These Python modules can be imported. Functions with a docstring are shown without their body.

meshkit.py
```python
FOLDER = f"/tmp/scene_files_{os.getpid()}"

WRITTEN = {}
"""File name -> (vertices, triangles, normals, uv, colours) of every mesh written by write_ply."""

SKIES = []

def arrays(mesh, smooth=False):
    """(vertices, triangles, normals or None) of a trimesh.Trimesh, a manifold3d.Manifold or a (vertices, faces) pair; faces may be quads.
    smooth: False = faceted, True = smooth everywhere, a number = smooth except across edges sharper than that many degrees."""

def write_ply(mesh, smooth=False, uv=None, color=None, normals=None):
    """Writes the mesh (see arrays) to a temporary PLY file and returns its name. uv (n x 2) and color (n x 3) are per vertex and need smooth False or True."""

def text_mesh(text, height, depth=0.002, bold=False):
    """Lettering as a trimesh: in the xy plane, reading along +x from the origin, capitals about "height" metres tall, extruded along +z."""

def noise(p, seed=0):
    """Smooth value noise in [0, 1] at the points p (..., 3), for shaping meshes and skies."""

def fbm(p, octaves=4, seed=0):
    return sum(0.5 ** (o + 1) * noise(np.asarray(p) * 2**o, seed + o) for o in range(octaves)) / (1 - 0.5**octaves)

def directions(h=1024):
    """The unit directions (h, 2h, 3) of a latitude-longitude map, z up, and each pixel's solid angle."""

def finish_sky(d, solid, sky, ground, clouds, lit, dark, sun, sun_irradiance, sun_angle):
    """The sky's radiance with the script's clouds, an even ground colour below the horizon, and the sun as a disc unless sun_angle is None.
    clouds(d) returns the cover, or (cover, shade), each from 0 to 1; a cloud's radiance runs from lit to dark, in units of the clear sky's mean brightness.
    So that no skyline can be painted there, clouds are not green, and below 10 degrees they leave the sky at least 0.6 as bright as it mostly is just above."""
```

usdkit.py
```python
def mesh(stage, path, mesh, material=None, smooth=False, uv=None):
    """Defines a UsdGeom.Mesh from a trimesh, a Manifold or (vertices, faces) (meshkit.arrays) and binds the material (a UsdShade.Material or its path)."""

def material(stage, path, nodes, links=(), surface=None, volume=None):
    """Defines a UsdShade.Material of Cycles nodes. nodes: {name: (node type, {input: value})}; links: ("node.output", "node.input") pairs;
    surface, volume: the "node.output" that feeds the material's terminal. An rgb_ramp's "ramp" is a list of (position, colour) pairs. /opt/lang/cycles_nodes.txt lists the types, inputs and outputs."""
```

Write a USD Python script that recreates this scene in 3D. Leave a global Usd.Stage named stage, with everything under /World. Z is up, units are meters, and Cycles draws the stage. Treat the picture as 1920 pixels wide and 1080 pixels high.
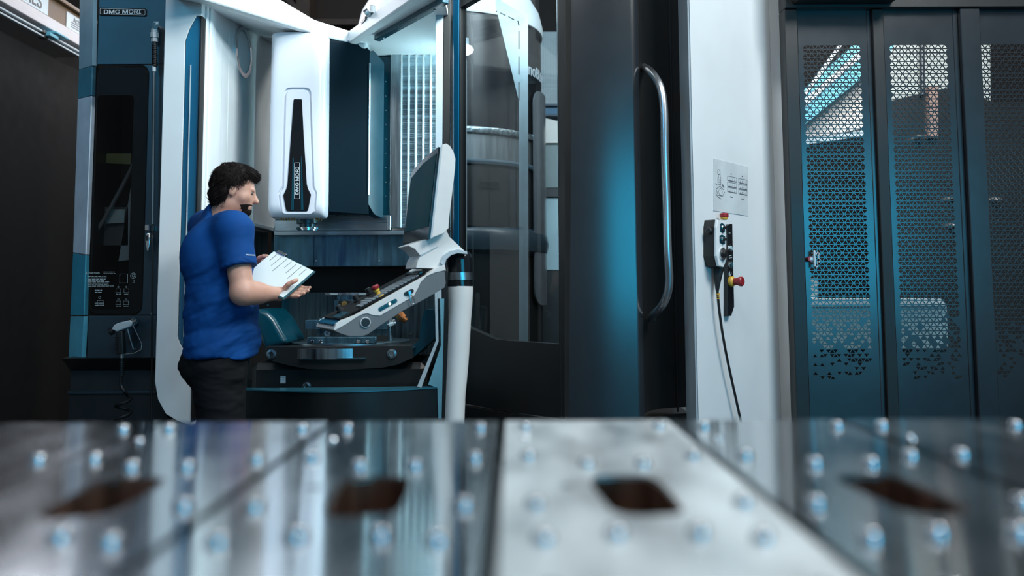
import math, random
import numpy as np
import trimesh, manifold3d, shapely
from shapely.geometry import Polygon, LineString, Point, box as sbox
from shapely.ops import unary_union
import usdkit, meshkit
from pxr import Usd, UsdGeom, UsdLux, UsdShade, Gf, Sdf, Vt

# ------------------------------------------------------------------ stage, camera, lights
stage = Usd.Stage.CreateInMemory()
UsdGeom.SetStageUpAxis(stage, UsdGeom.Tokens.z)
UsdGeom.SetStageMetersPerUnit(stage, 1.0)
UsdGeom.Xform.Define(stage, '/World')
UsdGeom.Scope.Define(stage, '/World/Looks')

F, PX, PY, HOR, ROLL, CZ = 1600.0, 960.0, 420.0, 548.0, 0.005, 1.2
TH = math.atan((HOR - PY) / F)
_R0 = np.array([1.0, 0, 0]); FWD = np.array([0, math.cos(TH), math.sin(TH)]); _U0 = np.array([0, -math.sin(TH), math.cos(TH)])
RIGHT = _R0 * math.cos(ROLL) - _U0 * math.sin(ROLL)
UP = _U0 * math.cos(ROLL) + _R0 * math.sin(ROLL)
CAM = np.array([0, 0, CZ])
cam = UsdGeom.Camera.Define(stage, '/World/camera')
cam.CreateHorizontalApertureAttr(36.0)
cam.CreateVerticalApertureAttr(20.25)
cam.CreateFocalLengthAttr(F * 36 / 1920)
cam.CreateVerticalApertureOffsetAttr(-(540 - PY) / 1920 * 36)
cam.CreateFStopAttr(1.9)
cam.CreateFocusDistanceAttr(4.0)
cam.CreateClippingRangeAttr(Gf.Vec2f(0.05, 200))
EXPOSURE = 0.0
cam.CreateExposureAttr(EXPOSURE)
M = Gf.Matrix4d(*[float(x) for x in (*RIGHT, 0, *UP, 0, *(-FWD), 0, *CAM, 1)])
UsdGeom.Xformable(cam).AddTransformOp().Set(M)

dome = UsdLux.DomeLight.Define(stage, '/World/sky')
dome.CreateIntensityAttr(0.05)
dome.CreateColorAttr(Gf.Vec3f(0.75, 0.9, 1.0))


def rect_light(name, pos, target, w, h, color, power, spread=None):
    """An area lamp of the hall; power is the lamp's radiance."""
    l = UsdLux.RectLight.Define(stage, '/World/' + name)
    l.CreateWidthAttr(w); l.CreateHeightAttr(h); l.CreateIntensityAttr(power)
    l.CreateColorAttr(Gf.Vec3f(*color))
    z = np.array(pos, float) - np.array(target, float); z /= np.linalg.norm(z)
    x = np.cross([0, 0, 1], z)
    if np.linalg.norm(x) < 1e-3:
        x = np.array([1.0, 0, 0])
    x /= np.linalg.norm(x); y = np.cross(z, x)
    UsdGeom.Xformable(l).AddTransformOp().Set(Gf.Matrix4d(*[float(v) for v in (*x, 0, *y, 0, *z, 0, *pos, 1)]))
    return l


# hall ceiling lamps (above and beside the camera), daylight through the hall gate behind, lamp inside the machine
rect_light('ceiling_lamp_light', (2.6, 1.2, 4.8), (-0.6, 4.4, 1.7), 1.8, 1.2, (0.95, 0.98, 0.98), 28.0)
rect_light('ceiling_lamp_light_001', (-0.6, 0.0, 5.0), (-1.3, 4.2, 1.7), 1.8, 1.2, (0.95, 0.98, 1.0), 11.0)
rect_light('gate_daylight', (3.35, -3.5, 1.95), (1.8, 3.6, 1.6), 3.5, 2.0, (0.01, 0.40, 0.68), 7.5)
rect_light('gate_daylight_001', (-5.3, -3.0, 5.0), (-1.8, 4.0, 2.3), 1.6, 1.2, (0.03, 0.42, 0.80), 11.0)
rect_light('machine_lamp_light', (-0.32, 4.67, 2.02), (-1.3, 4.60, 2.02), 0.14, 0.90, (0.60, 0.92, 1.0), 14.0)
rect_light('machine_lamp_light_001', (0.1, 3.45, 2.85), (-1.47, 4.75, 2.0), 0.5, 0.2, (0.80, 0.96, 1.0), 100.0)
rect_light('hall_lamp_light', (2.6, 4.7, 4.3), (2.6, 6.6, 2.6), 2.2, 0.8, (1.0, 0.94, 0.88), 21.0)
rect_light('hall_lamp_light_001', (0.3, 4.4, 3.9), (-0.1, 5.8, 2.0), 1.0, 0.6, (0.85, 0.94, 1.0), 22.0)
rect_light('hall_lamp_light_002', (-3.0, 6.5, 3.9), (-0.6, 0.7, 1.0), 2.2, 1.6, (0.92, 0.92, 1.0), 7.0)
rect_light('roof_light', (0.4, 6.0, 5.2), (0.1, 0.7, 1.0), 6.0, 1.4, (0.85, 0.95, 1.0), 2.6)

# ------------------------------------------------------------------ pixel rays onto real planes
def ray(px, py):
    return RIGHT * ((px - PX) / F) - UP * ((py - PY) / F) + FWD


def at(px, py, Y):
    d = ray(px, py)
    return CAM + d * (Y / d[1])


def at_z(px, py, z):
    d = ray(px, py)
    return CAM + d * ((z - CZ) / d[2])


class Pl:
    """A vertical working plane: origin p (z is absolute), a = its horizontal direction, out = towards the viewer side."""
    def __init__(s, p, a=(1, 0, 0)):
        s.p = np.array([p[0], p[1], 0.0]); a = np.array([a[0], a[1], 0.0]); s.a = a / np.linalg.norm(a)
        s.n = np.cross(s.a, [0, 0, 1.0])

    def uv(s, px, py, out=0.0):
        d = ray(px, py); q0 = s.p + s.n * out
        t = np.dot(q0 - CAM, s.n) / np.dot(d, s.n)
        q = CAM + d * t
        return (float(np.dot(q - s.p, s.a)), float(q[2]))

    def pts(s, pix, out=0.0):
        return [s.uv(x, y, out) for x, y in pix]

    def w(s, u, z, out=0.0):
        return s.p + s.a * u + s.n * out + np.array([0, 0, z])

    def m(s, mesh):
        T = np.eye(4); T[:3, 0] = s.a; T[:3, 1] = [0, 0, 1]; T[:3, 2] = s.n; T[:3, 3] = s.p
        mesh = mesh.copy(); mesh.apply_transform(T)
        return mesh

    def ex(s, poly, t, out=0.0):
        """A solid of thickness t whose front lies at out."""
        return s.m(extr(poly, t, out - t))

    def exb(s, poly, t, out=0.0, b=0.004, steps=3):
        """The same for a convex outline, with its front edges rounded by b."""
        poly = P(poly); pts = []
        pts += [(x, y, out - t) for x, y in poly.exterior.coords]
        for k in range(steps + 1):
            g = math.pi / 2 * k / steps
            q = poly.buffer(-b * (1 - math.cos(g)), join_style='mitre') if k else poly
            if q.is_empty:
                continue
            pts += [(x, y, out - b + b * math.sin(g)) for x, y in q.exterior.coords]
        return s.m(trimesh.convex.convex_hull(np.array(pts)))


def P(poly):
    return poly if isinstance(poly, (Polygon, shapely.MultiPolygon)) else Polygon(poly).buffer(0)


def rnd(poly, r):
    return P(poly).buffer(-r).buffer(2 * r, quad_segs=6).buffer(-r, quad_segs=6)


def extr(poly, t, z0=0.0):
    poly = P(poly); out = []
    for g in getattr(poly, 'geoms', [poly]):
        if g.area < 1e-10:
            continue
        m = trimesh.creation.extrude_polygon(g, t, engine='earcut'); m.apply_translation([0, 0, z0]); out.append(m)
    return cat(out)


def cat(ms):
    ms = list(ms)
    return ms[0] if len(ms) == 1 else trimesh.util.concatenate(ms)


def bx(x0, x1, y0, y1, z0, z1, b=0.0):
    """A box; b chamfers its edges."""
    if b <= 0:
        m = trimesh.creation.box([x1 - x0, y1 - y0, z1 - z0]); m.apply_translation([(x0 + x1) / 2, (y0 + y1) / 2, (z0 + z1) / 2]); return m
    pts = []
    for sx, ex_ in ((x0, 1), (x1, -1)):
        for sy, ey in ((y0, 1), (y1, -1)):
            for sz, ez in ((z0, 1), (z1, -1)):
                pts += [(sx + ex_ * b, sy + ey * b, sz), (sx + ex_ * b, sy, sz + ez * b), (sx, sy + ey * b, sz + ez * b)]
    return trimesh.convex.convex_hull(np.array(pts))


def lbox(pl, u0, u1, z0, z1, o0, o1, b=0.0):
    return pl.m(bx(u0, u1, z0, z1, o0, o1, b))


def frame_to(p, q):
    d = np.array(q, float) - np.array(p, float); L = np.linalg.norm(d); d /= L
    a = np.cross([0, 0, 1.0], d)
    if np.linalg.norm(a) < 1e-4:
        a = np.array([1.0, 0, 0])
    a /= np.linalg.norm(a); T = np.eye(4); T[:3, 0] = a; T[:3, 1] = np.cross(d, a); T[:3, 2] = d; T[:3, 3] = p
    return T, L


def lathe(p, q, prof, n=32):
    """prof: (radius, distance along p->q in metres) pairs."""
    T, L = frame_to(p, q)
    prof = np.array([(0, prof[0][1])] + list(prof) + [(0, prof[-1][1])], float)
    m = trimesh.creation.revolve(prof, sections=n); m.apply_transform(T)
    if m.volume < 0:
        m.invert()
    return m


def cyl(p, q, r, r2=None, n=24):
    T, L = frame_to(p, q)
    return lathe(p, q, [(r, 0), (r if r2 is None else r2, L)], n)


def bolt_head(p, n, r=0.006, h=0.005):
    p = np.array(p, float); n = np.array(n, float) / np.linalg.norm(n)
    return lathe(p, p + n, [(r, 0), (r, h * .7), (r * .8, h), (r * .45, h), (r * .45, h * .4)], 12)


def tube(pts, r, n=10, close=True):
    pts = np.array(pts, float); N = len(pts); rs = np.full(N, r) if np.ndim(r) == 0 else np.array(r, float)
    t = np.gradient(pts, axis=0); t /= np.linalg.norm(t, axis=1)[:, None]
    a = np.cross(t[0], [0.3, 0.2, 0.93]); a /= np.linalg.norm(a); V = []
    for i in range(N):
        a = a - t[i] * np.dot(a, t[i]); a /= np.linalg.norm(a); b = np.cross(t[i], a)
        g = np.arange(n) * 2 * math.pi / n
        V.append(pts[i] + rs[i] * (np.cos(g)[:, None] * a + np.sin(g)[:, None] * b))
    V = np.vstack(V); Fc = []
    for i in range(N - 1):
        for k in range(n):
            k2 = (k + 1) % n
            Fc += [(i * n + k, i * n + k2, (i + 1) * n + k2), (i * n + k, (i + 1) * n + k2, (i + 1) * n + k)]
    if close:
        for k in range(1, n - 1):
            Fc += [(0, k + 1, k), ((N - 1) * n, (N - 1) * n + k, (N - 1) * n + k + 1)]
    return trimesh.Trimesh(V, Fc, process=False)


def smooth_path(pts, n=40):
    from scipy.interpolate import CubicSpline
    pts = np.array(pts, float); s = np.r_[0, np.cumsum(np.linalg.norm(np.diff(pts, axis=0), axis=1))]
    return CubicSpline(s, pts)(np.linspace(0, s[-1], n))


def sweep_box(p, q, w, h, up=(0, 0, 1), b=0.002):
    """A bar of w x h from p to q."""
    p, q = np.array(p, float), np.array(q, float); d = q - p; L = np.linalg.norm(d); d /= L
    a = np.cross(d, up); a /= np.linalg.norm(a); c = np.cross(a, d)
    m = bx(-w / 2, w / 2, -h / 2, h / 2, 0, L, b); T = np.eye(4); T[:3, 0] = a; T[:3, 1] = -c; T[:3, 2] = d; T[:3, 3] = p
    if np.linalg.det(T[:3, :3]) < 0:
        T[:3, 1] = c
    m.apply_transform(T); return m


def loft(A, B):
    """A solid between two outlines of equally many world points (caps by fan triangulation on A's best plane)."""
    A, B = np.array(A, float), np.array(B, float); n = len(A)
    c = A.mean(0); u, s_, vt = np.linalg.svd(A - c); p2 = (A - c) @ vt[:2].T
    poly = Polygon(p2)
    from shapely import constrained_delaunay_triangles
    tris = []
    for t in constrained_delaunay_triangles(poly).geoms:
        tris.append([int(np.argmin(((p2 - np.array(v)) ** 2).sum(1))) for v in list(t.exterior.coords)[:3]])
    Fc = [tuple(t) for t in tris] + [(t[0] + n, t[2] + n, t[1] + n) for t in tris]
    for i in range(n):
        j = (i + 1) % n
        Fc += [(i, j, j + n), (i, j + n, i + n)]
    m = trimesh.Trimesh(np.vstack([A, B]), Fc, process=False); m.fix_normals()
    return m


def text(pl, s, height, u, z, out, t=0.0012, rot=0.0, bold=True, sx=1.0, centre=True):
    m = meshkit.text_mesh(s, height, t, bold); m.vertices[:, 0] *= sx
    b = m.bounds
    if centre:
        m.apply_translation([-(b[0][0] + b[1][0]) / 2, -height / 2, 0])
    if rot:
        m.apply_transform(trimesh.transformations.rotation_matrix(rot, [0, 0, 1]))
    m.apply_translation([u, z, out])
    return pl.m(m)


# ------------------------------------------------------------------ prims
_used = {}


def numbered(path):
    k = _used.get(path, 0); _used[path] = k + 1
    return path if k == 0 else f'{path}_{k:03d}'


class Node:
    def __init__(s, path, loc):
        s.path, s.loc = path, np.array(loc, float)


def cd(prim, **kw):
    for k, v in kw.items():
        if v:
            prim.SetCustomDataByKey(k, v)


def thing(name, label, category, loc, group=None):
    path = numbered('/World/' + name)
    x = UsdGeom.Xform.Define(stage, path); x.AddTranslateOp().Set(Gf.Vec3d(*[float(v) for v in loc]))
    cd(x.GetPrim(), label=label, category=category, group=group)
    return Node(path, loc)


def part(par, name, mesh, mat, label=None, smooth=35, kind=None):
    path = numbered(par.path + '/' + name)
    mesh = mesh.copy() if hasattr(mesh, 'copy') else mesh
    mesh.vertices = np.asarray(mesh.vertices) - par.loc
    p = usdkit.mesh(stage, path, mesh, mat, smooth)
    cd(p.GetPrim(), label=label, kind=kind)
    return Node(path, par.loc)


def struct(name, mesh, mat, smooth=False, label=None):
    path = numbered('/World/' + name)
    p = usdkit.mesh(stage, path, mesh, mat, smooth); cd(p.GetPrim(), kind='structure', label=label)
    return Node(path, (0, 0, 0))


# ------------------------------------------------------------------ materials
def look(name, col, rough=0.4, metal=0.0, var=0.08, scale=9.0, col2=None, spec=0.5, bump=0.0, bevel=0.0, stretch=(1, 1, 1), rvar=0.08, **extra):
    """Principled surface with a noise-driven tone and gloss; stretch makes the grain run (brushed steel)."""
    path = '/World/Looks/' + name
    c1 = tuple(c * (1 - var) for c in col); c2 = tuple(min(1, c * (1 + var)) for c in (col2 or col))
    nodes = {
        'g': ('geometry', {}), 'mp': ('mapping', {'scale': stretch}),
        'n': ('noise_texture', {'scale': scale, 'detail': 3.0, 'roughness': 0.55}),
        'r': ('rgb_ramp', {'ramp': [(0.3, c1), (0.7, c2)]}),
        'rr': ('map_range', {'from_min': 0.3, 'from_max': 0.7, 'to_min': max(0.01, rough - rvar * rough), 'to_max': rough + rvar * rough}),
        'p': ('principled_bsdf', {'metallic': metal, 'specular_ior_level': spec, **extra}),
    }
    links = [('g.position', 'mp.vector'), ('mp.vector', 'n.vector'), ('n.fac', 'r.fac'), ('r.color', 'p.base_color'), ('n.fac', 'rr.value'), ('rr.result', 'p.roughness')]
    if bump:
        nodes['b'] = ('bump', {'strength': 1.0, 'distance': bump}); links += [('n.fac', 'b.height'), ('b.normal', 'p.normal')]
    if bevel:
        nodes['bv'] = ('bevel', {'radius': bevel, 'samples': 4})
        links += [('bv.bevel', 'b.normal' if bump else 'p.normal')]
    return usdkit.material(stage, path, nodes, links, surface='p.BSDF')


def glow(name, col, strength):
    return usdkit.material(stage, '/World/Looks/' + name, {'e': ('emission', {'color': col, 'strength': strength})}, [], surface='e.emission')


def pane(name, tint, refl=0.6, rough=0.0):
    return usdkit.material(stage, '/World/Looks/' + name, {
        't': ('transparent_bsdf', {'color': tint}), 'g': ('glossy_bsdf', {'color': (refl, refl, refl), 'roughness': rough}),
        'f': ('fresnel', {'IOR': 1.5}), 'b': ('geometry', {}), 'i': ('math', {'math_type': 'subtract', 'value1': 1.0}), 'x': ('math', {'math_type': 'multiply'}), 'm': ('mix_closure', {})},
        [('b.backfacing', 'i.value2'), ('f.fac', 'x.value1'), ('i.value', 'x.value2'), ('x.value', 'm.fac'), ('t.BSDF', 'm.closure1'), ('g.BSDF', 'm.closure2')], surface='m.closure')


WHITE = look('white_paint', (0.74, 0.79, 0.81), 0.38, var=0.03, scale=3, bevel=0.004)
ZINC = look('zinc_grey', (.46, .50, .52), .24, spec=.9)
WARMWHITE = look('console_white_plastic', (0.72, 0.72, 0.70), 0.42, var=0.03, bevel=0.003)
COVERWHITE = look('spindle_cover_white', (0.74, 0.77, 0.84), 0.28, var=0.02, scale=3, bevel=0.004)
LIGHTGREY = look('light_grey_paint', (0.45, 0.52, 0.56), 0.4, var=0.04, bevel=0.002)
GREY = look('grey_housing', (0.15, 0.155, 0.16), 0.42, var=0.06, bevel=0.003)
BLACK = look('black_satin_paint', (0.010, 0.0095, 0.009), 0.42, var=0.12, scale=4, bevel=0.003)
BLACKGLOSS = look('black_gloss', (0.006, 0.008, 0.010), 0.12, var=0.1, bevel=0.002)
DARKBLUE = look('dark_blue_grey_paint', (0.008, 0.022, 0.034), 0.36, var=0.10, scale=3, bevel=0.004, spec=0.8)
DOORBLUE = look('door_blue_black_paint', (0.008, 0.011, 0.015), 0.23, var=0.06, scale=2, bevel=0.004, ior=1.9)
PERFBLUE = look('perforated_sheet_paint', (0.008, 0.011, 0.015), 0.24, var=0.06, scale=3, ior=1.9)
TEAL = look('teal_enamel', (0.001, 0.042, 0.066), 0.24, var=0.10, scale=5, bevel=0.003, spec=0.45)
HEADSIDE = look('dark_teal_side_paint', (0.0004, 0.009, 0.016), 0.5, spec=.08, var=0.08, scale=3, bevel=0.004)
STEEL = look('brushed_steel', (0.42, 0.50, 0.54), 0.28, metal=1.0, var=0.18, scale=40, stretch=(1, 1, 0.05), rvar=0.25)
STEELH = look('brushed_steel_across', (0.40, 0.48, 0.52), 0.30, metal=1.0, var=0.12, scale=30, stretch=(0.08, 1, 1), rvar=0.2)
TEALSTEEL = look('wet_teal_steel', (0.10, 0.22, 0.29), 0.30, metal=0.9, var=0.25, scale=26, stretch=(1, 1, 0.12), rvar=0.3)
DARKSTEEL = look('dark_brushed_steel', (0.07, 0.11, 0.13), 0.36, metal=0.85, var=0.3, scale=60, stretch=(1, 1, 0.04), rvar=0.3)
CHROME = look('chrome', (0.75, 0.78, 0.80), 0.12, metal=1.0, var=0.05)
ALU = look('handle_aluminium', (0.60, 0.63, 0.66), 0.30, metal=1.0, var=0.06, scale=60, stretch=(1, 1, 0.05))
CONCRETE = look('dark_hall_floor', (0.03, 0.032, 0.034), 0.5, var=0.3, scale=2, bump=0.002)
HALLDARK = look('dark_hall_wall', (0.020, 0.014, 0.012), 0.8, var=0.2, scale=1.2)
CURTAIN = look('black_hall_wall', (0.008, 0.007, 0.0065), 0.9, var=0.2)
BROWNSTEEL = look('brown_girder_paint', (0.05, 0.035, 0.028), 0.6, var=0.2)
YELLOWBROWN = look('crane_girder_ochre_paint', (0.13, 0.07, 0.025), 0.55, var=0.2)
RAILWHITE = look('crane_flange_white_paint', (0.62, 0.57, 0.58), 0.5, var=0.06, scale=30, stretch=(1, .2, 1))
RED = look('red_plastic', (0.28, 0.012, 0.018), 0.35, var=0.05)
YELLOW = look('yellow_plastic', (0.70, 0.42, 0.05), 0.4, var=0.05)
BRASS = look('brass', (0.60, 0.36, 0.12), 0.3, metal=1.0, var=0.1)
RUBBER = look('black_rubber', (0.008, 0.009, 0.010), 0.5, var=0.1)
KEYGREY = look('grey_keycap', (0.16, 0.19, 0.21), 0.4, var=0.1)
SCREEN = look('dark_teal_screen', (0.003, 0.065, 0.085), 0.5, ior=1.12, var=0.05)
INK = look('print_ink_grey', (0.16, 0.18, 0.20), 0.6, var=0.1)
PRINTWHITE = look('white_print', (0.55, 0.62, 0.66), 0.5, var=0.05)
DIMPRINT = look('pale_window_print', (0.22, 0.28, 0.30), 0.5, var=0.05)
PAPER = look('paper', (0.66, 0.72, 0.72), 0.6, var=0.03)
STRIPGLASS = look('blue_strip_glass', (0.003, 0.10, 0.20), 0.15, var=0.06, scale=2, spec=0.9)
BLUEPAINT = look('blue_girder_paint', (0.01, 0.12, 0.24), 0.4, var=0.1)
CYAN = look('cyan_panel_paint', (0.12, 0.42, 0.55), 0.5, var=0.15)
CREAM = look('pale_cladding', (0.62, 0.56, 0.53), 0.6, var=0.08, scale=3)
GLASSDARK = pane('smoked_pane', (0.66, 0.74, 0.78))
GLASSCLEAR = pane('clear_pane', (0.82, 0.90, 0.93))

# ------------------------------------------------------------------ the hall
struct('floor', bx(-6, 7, -5, 10, -0.05, 0), CONCRETE)
struct('wall_back', bx(-6, 7, 9.5, 9.7, 0, 6.2), HALLDARK)
struct('wall_left', bx(-3.25, -3.1, 2.0, 9.5, 0, 2.80), CURTAIN)
struct('ceiling', bx(-6, 7, 4.5, 10, 6.0, 6.2), HALLDARK)
for i, (x0, x1, z0, z1) in enumerate([(-5, -.7, 3.62, 3.80), (-5, -.7, 4.15, 4.22), (-2.35, -2.2, 3.0, 6.0), (-1.0, -0.9, 3.8, 6.0)]):
    struct('trim_%d' % (i + 1), bx(x0, x1, 9.2 - 0.1 * (i > 1), 9.45, z0, z1, 0.005), BROWNSTEEL)
struct('trim_5', cat([sweep_box((-2.7, 9.1, 4.7), (-1.9, 9.1, 3.8), 0.06, 0.06), sweep_box((-1.9, 9.1, 3.8), (-1.1, 9.1, 4.3), 0.06, 0.06)]), BROWNSTEEL)


def plan(poly, z0, z1):
    return extr(poly, z1 - z0, z0)


# overhead crane girder with its signs and the two conductor rails, running away along the left wall
cr = thing('crane_girder', 'ochre overhead crane girder with pale flange running along the top left corner', 'crane girder', (-3, 6, 2.92))
part(cr, 'flange', bx(-3.10, -3.0, 4.0, 5.98, 2.925, 3.0, 0.003), RAILWHITE, 'pale flange')
part(cr, 'web', bx(-3.12, -3.02, 4.0, 9.3, 3.0, 3.17, 0.003), YELLOWBROWN)
part(cr, 'upper_flange', bx(-3.14, -2.99, 4.0, 9.3, 3.145, 3.17, 0.003), YELLOWBROWN)
XL = Pl((-3.02, 4.0), (0, 1))
u0, u1 = XL.uv(50, 0)[0], XL.uv(90, 0)[0]
part(cr, 'maker_sign', lbox(XL, u0 - .35, u1, 3.012, 3.132, 0, 0.003), PRINTWHITE, 'white sign with dark letters')
part(cr, 'sign_lettering', text(XL, 'CRANES', 0.085, u1 - .27, 3.072, 0.003, sx=0.85), BLACK)
u2 = XL.uv(124, 40)[0]
part(cr, 'warning_sign', lbox(XL, u2, u2 + 0.36, 3.01, 3.12, 0, 0.003), LIGHTGREY, 'grey warning sign')
part(cr, 'warning_lettering', cat([text(XL, 'Achtung', 0.035, u2 + .18, 3.09, 0.003)] + [lbox(XL, u2 + .06, u2 + .30 - .03 * k, 3.06 - .015 * k, 3.066 - .015 * k, 0.003, 0.004) for k in range(3)]), BLACK)
for k, (z, xx) in enumerate([(2.877, -3.0), (2.842, -2.99)]):
    t = thing('conductor_rail', ['upper', 'lower'][k] + ' thin grey crane conductor rail below the pale girder flange', 'rail', (xx, 6, z), 'crane conductor rails')
    part(t, 'rail_bar', bx(xx - .012, xx + .012, 3.6, 6.6, z - .006, z + .006, 0.002), LIGHTGREY)
    for y in (4.6, 5.35, 6.1):
        part(t, 'clip', bx(xx - .03, xx + .016, y - .02, y + .02, z - .010, z + .010, 0.002), BLACK)
t = thing('conductor_bracket', 'small turquoise conductor bracket hanging between the crane rails', 'bracket', (-3.0, 5.42, 2.88))
part(t, 'arm', bx(-3.09, -2.95, 5.42, 5.58, 2.893, 2.905, 0.002), CYAN)
part(t, 'collector', bx(-2.976, -2.945, 5.34, 5.44, 2.85, 2.872, 0.003), CYAN)

# ------------------------------------------------------------------ left magazine cabinet
CAB = Pl((0, 4.02)); BEV = Pl((-2.091, 4.12), (0.111, -0.10)); CB2 = Pl((0, 4.10))
mc = thing('magazine_cabinet', 'dark blue machine cabinet with tall black window left of the white frame', 'machine cabinet', (-1.8, 4.2, 0))
win = rnd(CAB.pts([(171, 123), (279, 123), (268, 591), (157, 591)]), 0.001)
wx0, wz0, wx1, wz1 = win.bounds
xs = CAB.pts([(171, 300), (275, 300), (315, 300)])
XL0, XW1, XR = xs[0][0] + .012, xs[1][0], xs[2][0]
zt, zb = CAB.uv(200, 122)[1], CAB.uv(200, 592)[1]
z671, z695, z735 = CAB.uv(200, 671)[1], CB2.uv(200, 695)[1], CB2.uv(200, 735)[1]
window = sbox(XL0 - .02, zb, XW1, zt)
window = unary_union([rnd(window, 0.045), sbox(XL0 - .02, zb, XL0 + .1, zt)])
part(mc, 'upper_panel', CAB.ex(sbox(XL0, zt + .004, XR, 2.9), 0.02), DARKBLUE)
part(mc, 'window_surround', CAB.ex(sbox(XL0, zb + .004, XR, zt).difference(window), 0.02), DARKBLUE)
part(mc, 'lower_panel', CAB.ex(sbox(XL0, z671, XR, zb), 0.02), DARKBLUE)
pn = part(mc, 'window_pane', CAB.ex(window, 0.006, -0.004), pane('magazine_pane', (0.72, 0.72, 0.72), 0.4), 'smoked black window pane')
frame = rnd(sbox(XL0 - .005, zb + .008, XW1 - .008, zt - .008), .045).difference(rnd(sbox(XL0 + .0, zb + .03, XW1 - .075, zt - .145), .02))
part(pn, 'black_border', CAB.ex(frame, 0.002, -0.011), BLACK)
part(mc, 'interior_box', cat([bx(XL0 - .06, XR, 4.42, 4.44, .9, 2.4), bx(XL0 - .06, XL0 - .05, 4.14, 4.44, .9, 2.4), bx(XR - .02, XR, 4.05, 4.44, .9, 2.4)]), BLACK)
part(mc, 'hose', tube([at(160, 465, 4.2), at(196, 410, 4.2), at(228, 352, 4.2), at(262, 285, 4.2)], 0.010), GREY, 'grey hose slanting behind the window')
CI = Pl((0, 4.25))
part(mc, 'inner_plate', CI.ex(CI.pts([(246, 345), (258, 345), (256, 485), (222, 490)]), 0.01), look('inner_plate_grey', (0.30, 0.38, 0.40), .5))
part(mc, 'inner_label', CI.ex(CI.pts([(203, 393), (237, 393), (236, 418), (202, 420)]), 0.004, .02), look('inner_label_grey', (0.40, 0.50, 0.5), .6))
part(mc, 'inner_housing', CI.ex(CI.pts([(190, 388), (240, 388), (240, 460), (190, 460)]), 0.1), look('inner_housing_grey', (0.09, 0.10, 0.11), .5))
part(mc, 'inner_bracket', CI.ex(CI.pts([(160, 448), (178, 452), (178, 500), (160, 500)]), 0.02), look('inner_bracket_grey', (0.40, 0.44, 0.44), .6))
part(mc, 'inner_rail', CI.ex(CI.pts([(160, 288), (245, 288), (245, 308), (160, 304)]), 0.02), look('inner_rail_olive', (0.16, 0.17, 0.06), .6))
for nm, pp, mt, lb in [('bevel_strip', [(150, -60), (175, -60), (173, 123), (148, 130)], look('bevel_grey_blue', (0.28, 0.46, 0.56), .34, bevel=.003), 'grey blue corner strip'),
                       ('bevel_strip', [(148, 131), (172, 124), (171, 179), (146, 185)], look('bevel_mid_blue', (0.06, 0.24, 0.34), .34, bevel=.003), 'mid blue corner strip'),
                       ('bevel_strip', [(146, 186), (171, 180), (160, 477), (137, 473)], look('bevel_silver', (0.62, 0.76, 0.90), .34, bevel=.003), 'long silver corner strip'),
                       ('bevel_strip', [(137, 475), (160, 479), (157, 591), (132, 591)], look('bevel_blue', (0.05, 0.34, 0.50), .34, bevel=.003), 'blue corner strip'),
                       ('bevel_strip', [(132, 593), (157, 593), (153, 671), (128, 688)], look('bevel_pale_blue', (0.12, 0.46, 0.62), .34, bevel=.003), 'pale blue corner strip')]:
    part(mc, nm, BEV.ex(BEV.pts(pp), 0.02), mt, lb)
xl = CB2.uv(131, 735)[0]
p0, p1 = (4.0, z671), (4.10, z695)
slope = trimesh.convex.convex_hull(np.array([(x, y, z) for x in (xl, XR) for y, z in ((4.01, z671), (4.10, z695), (4.3, z695), (4.3, z671))]))
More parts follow.
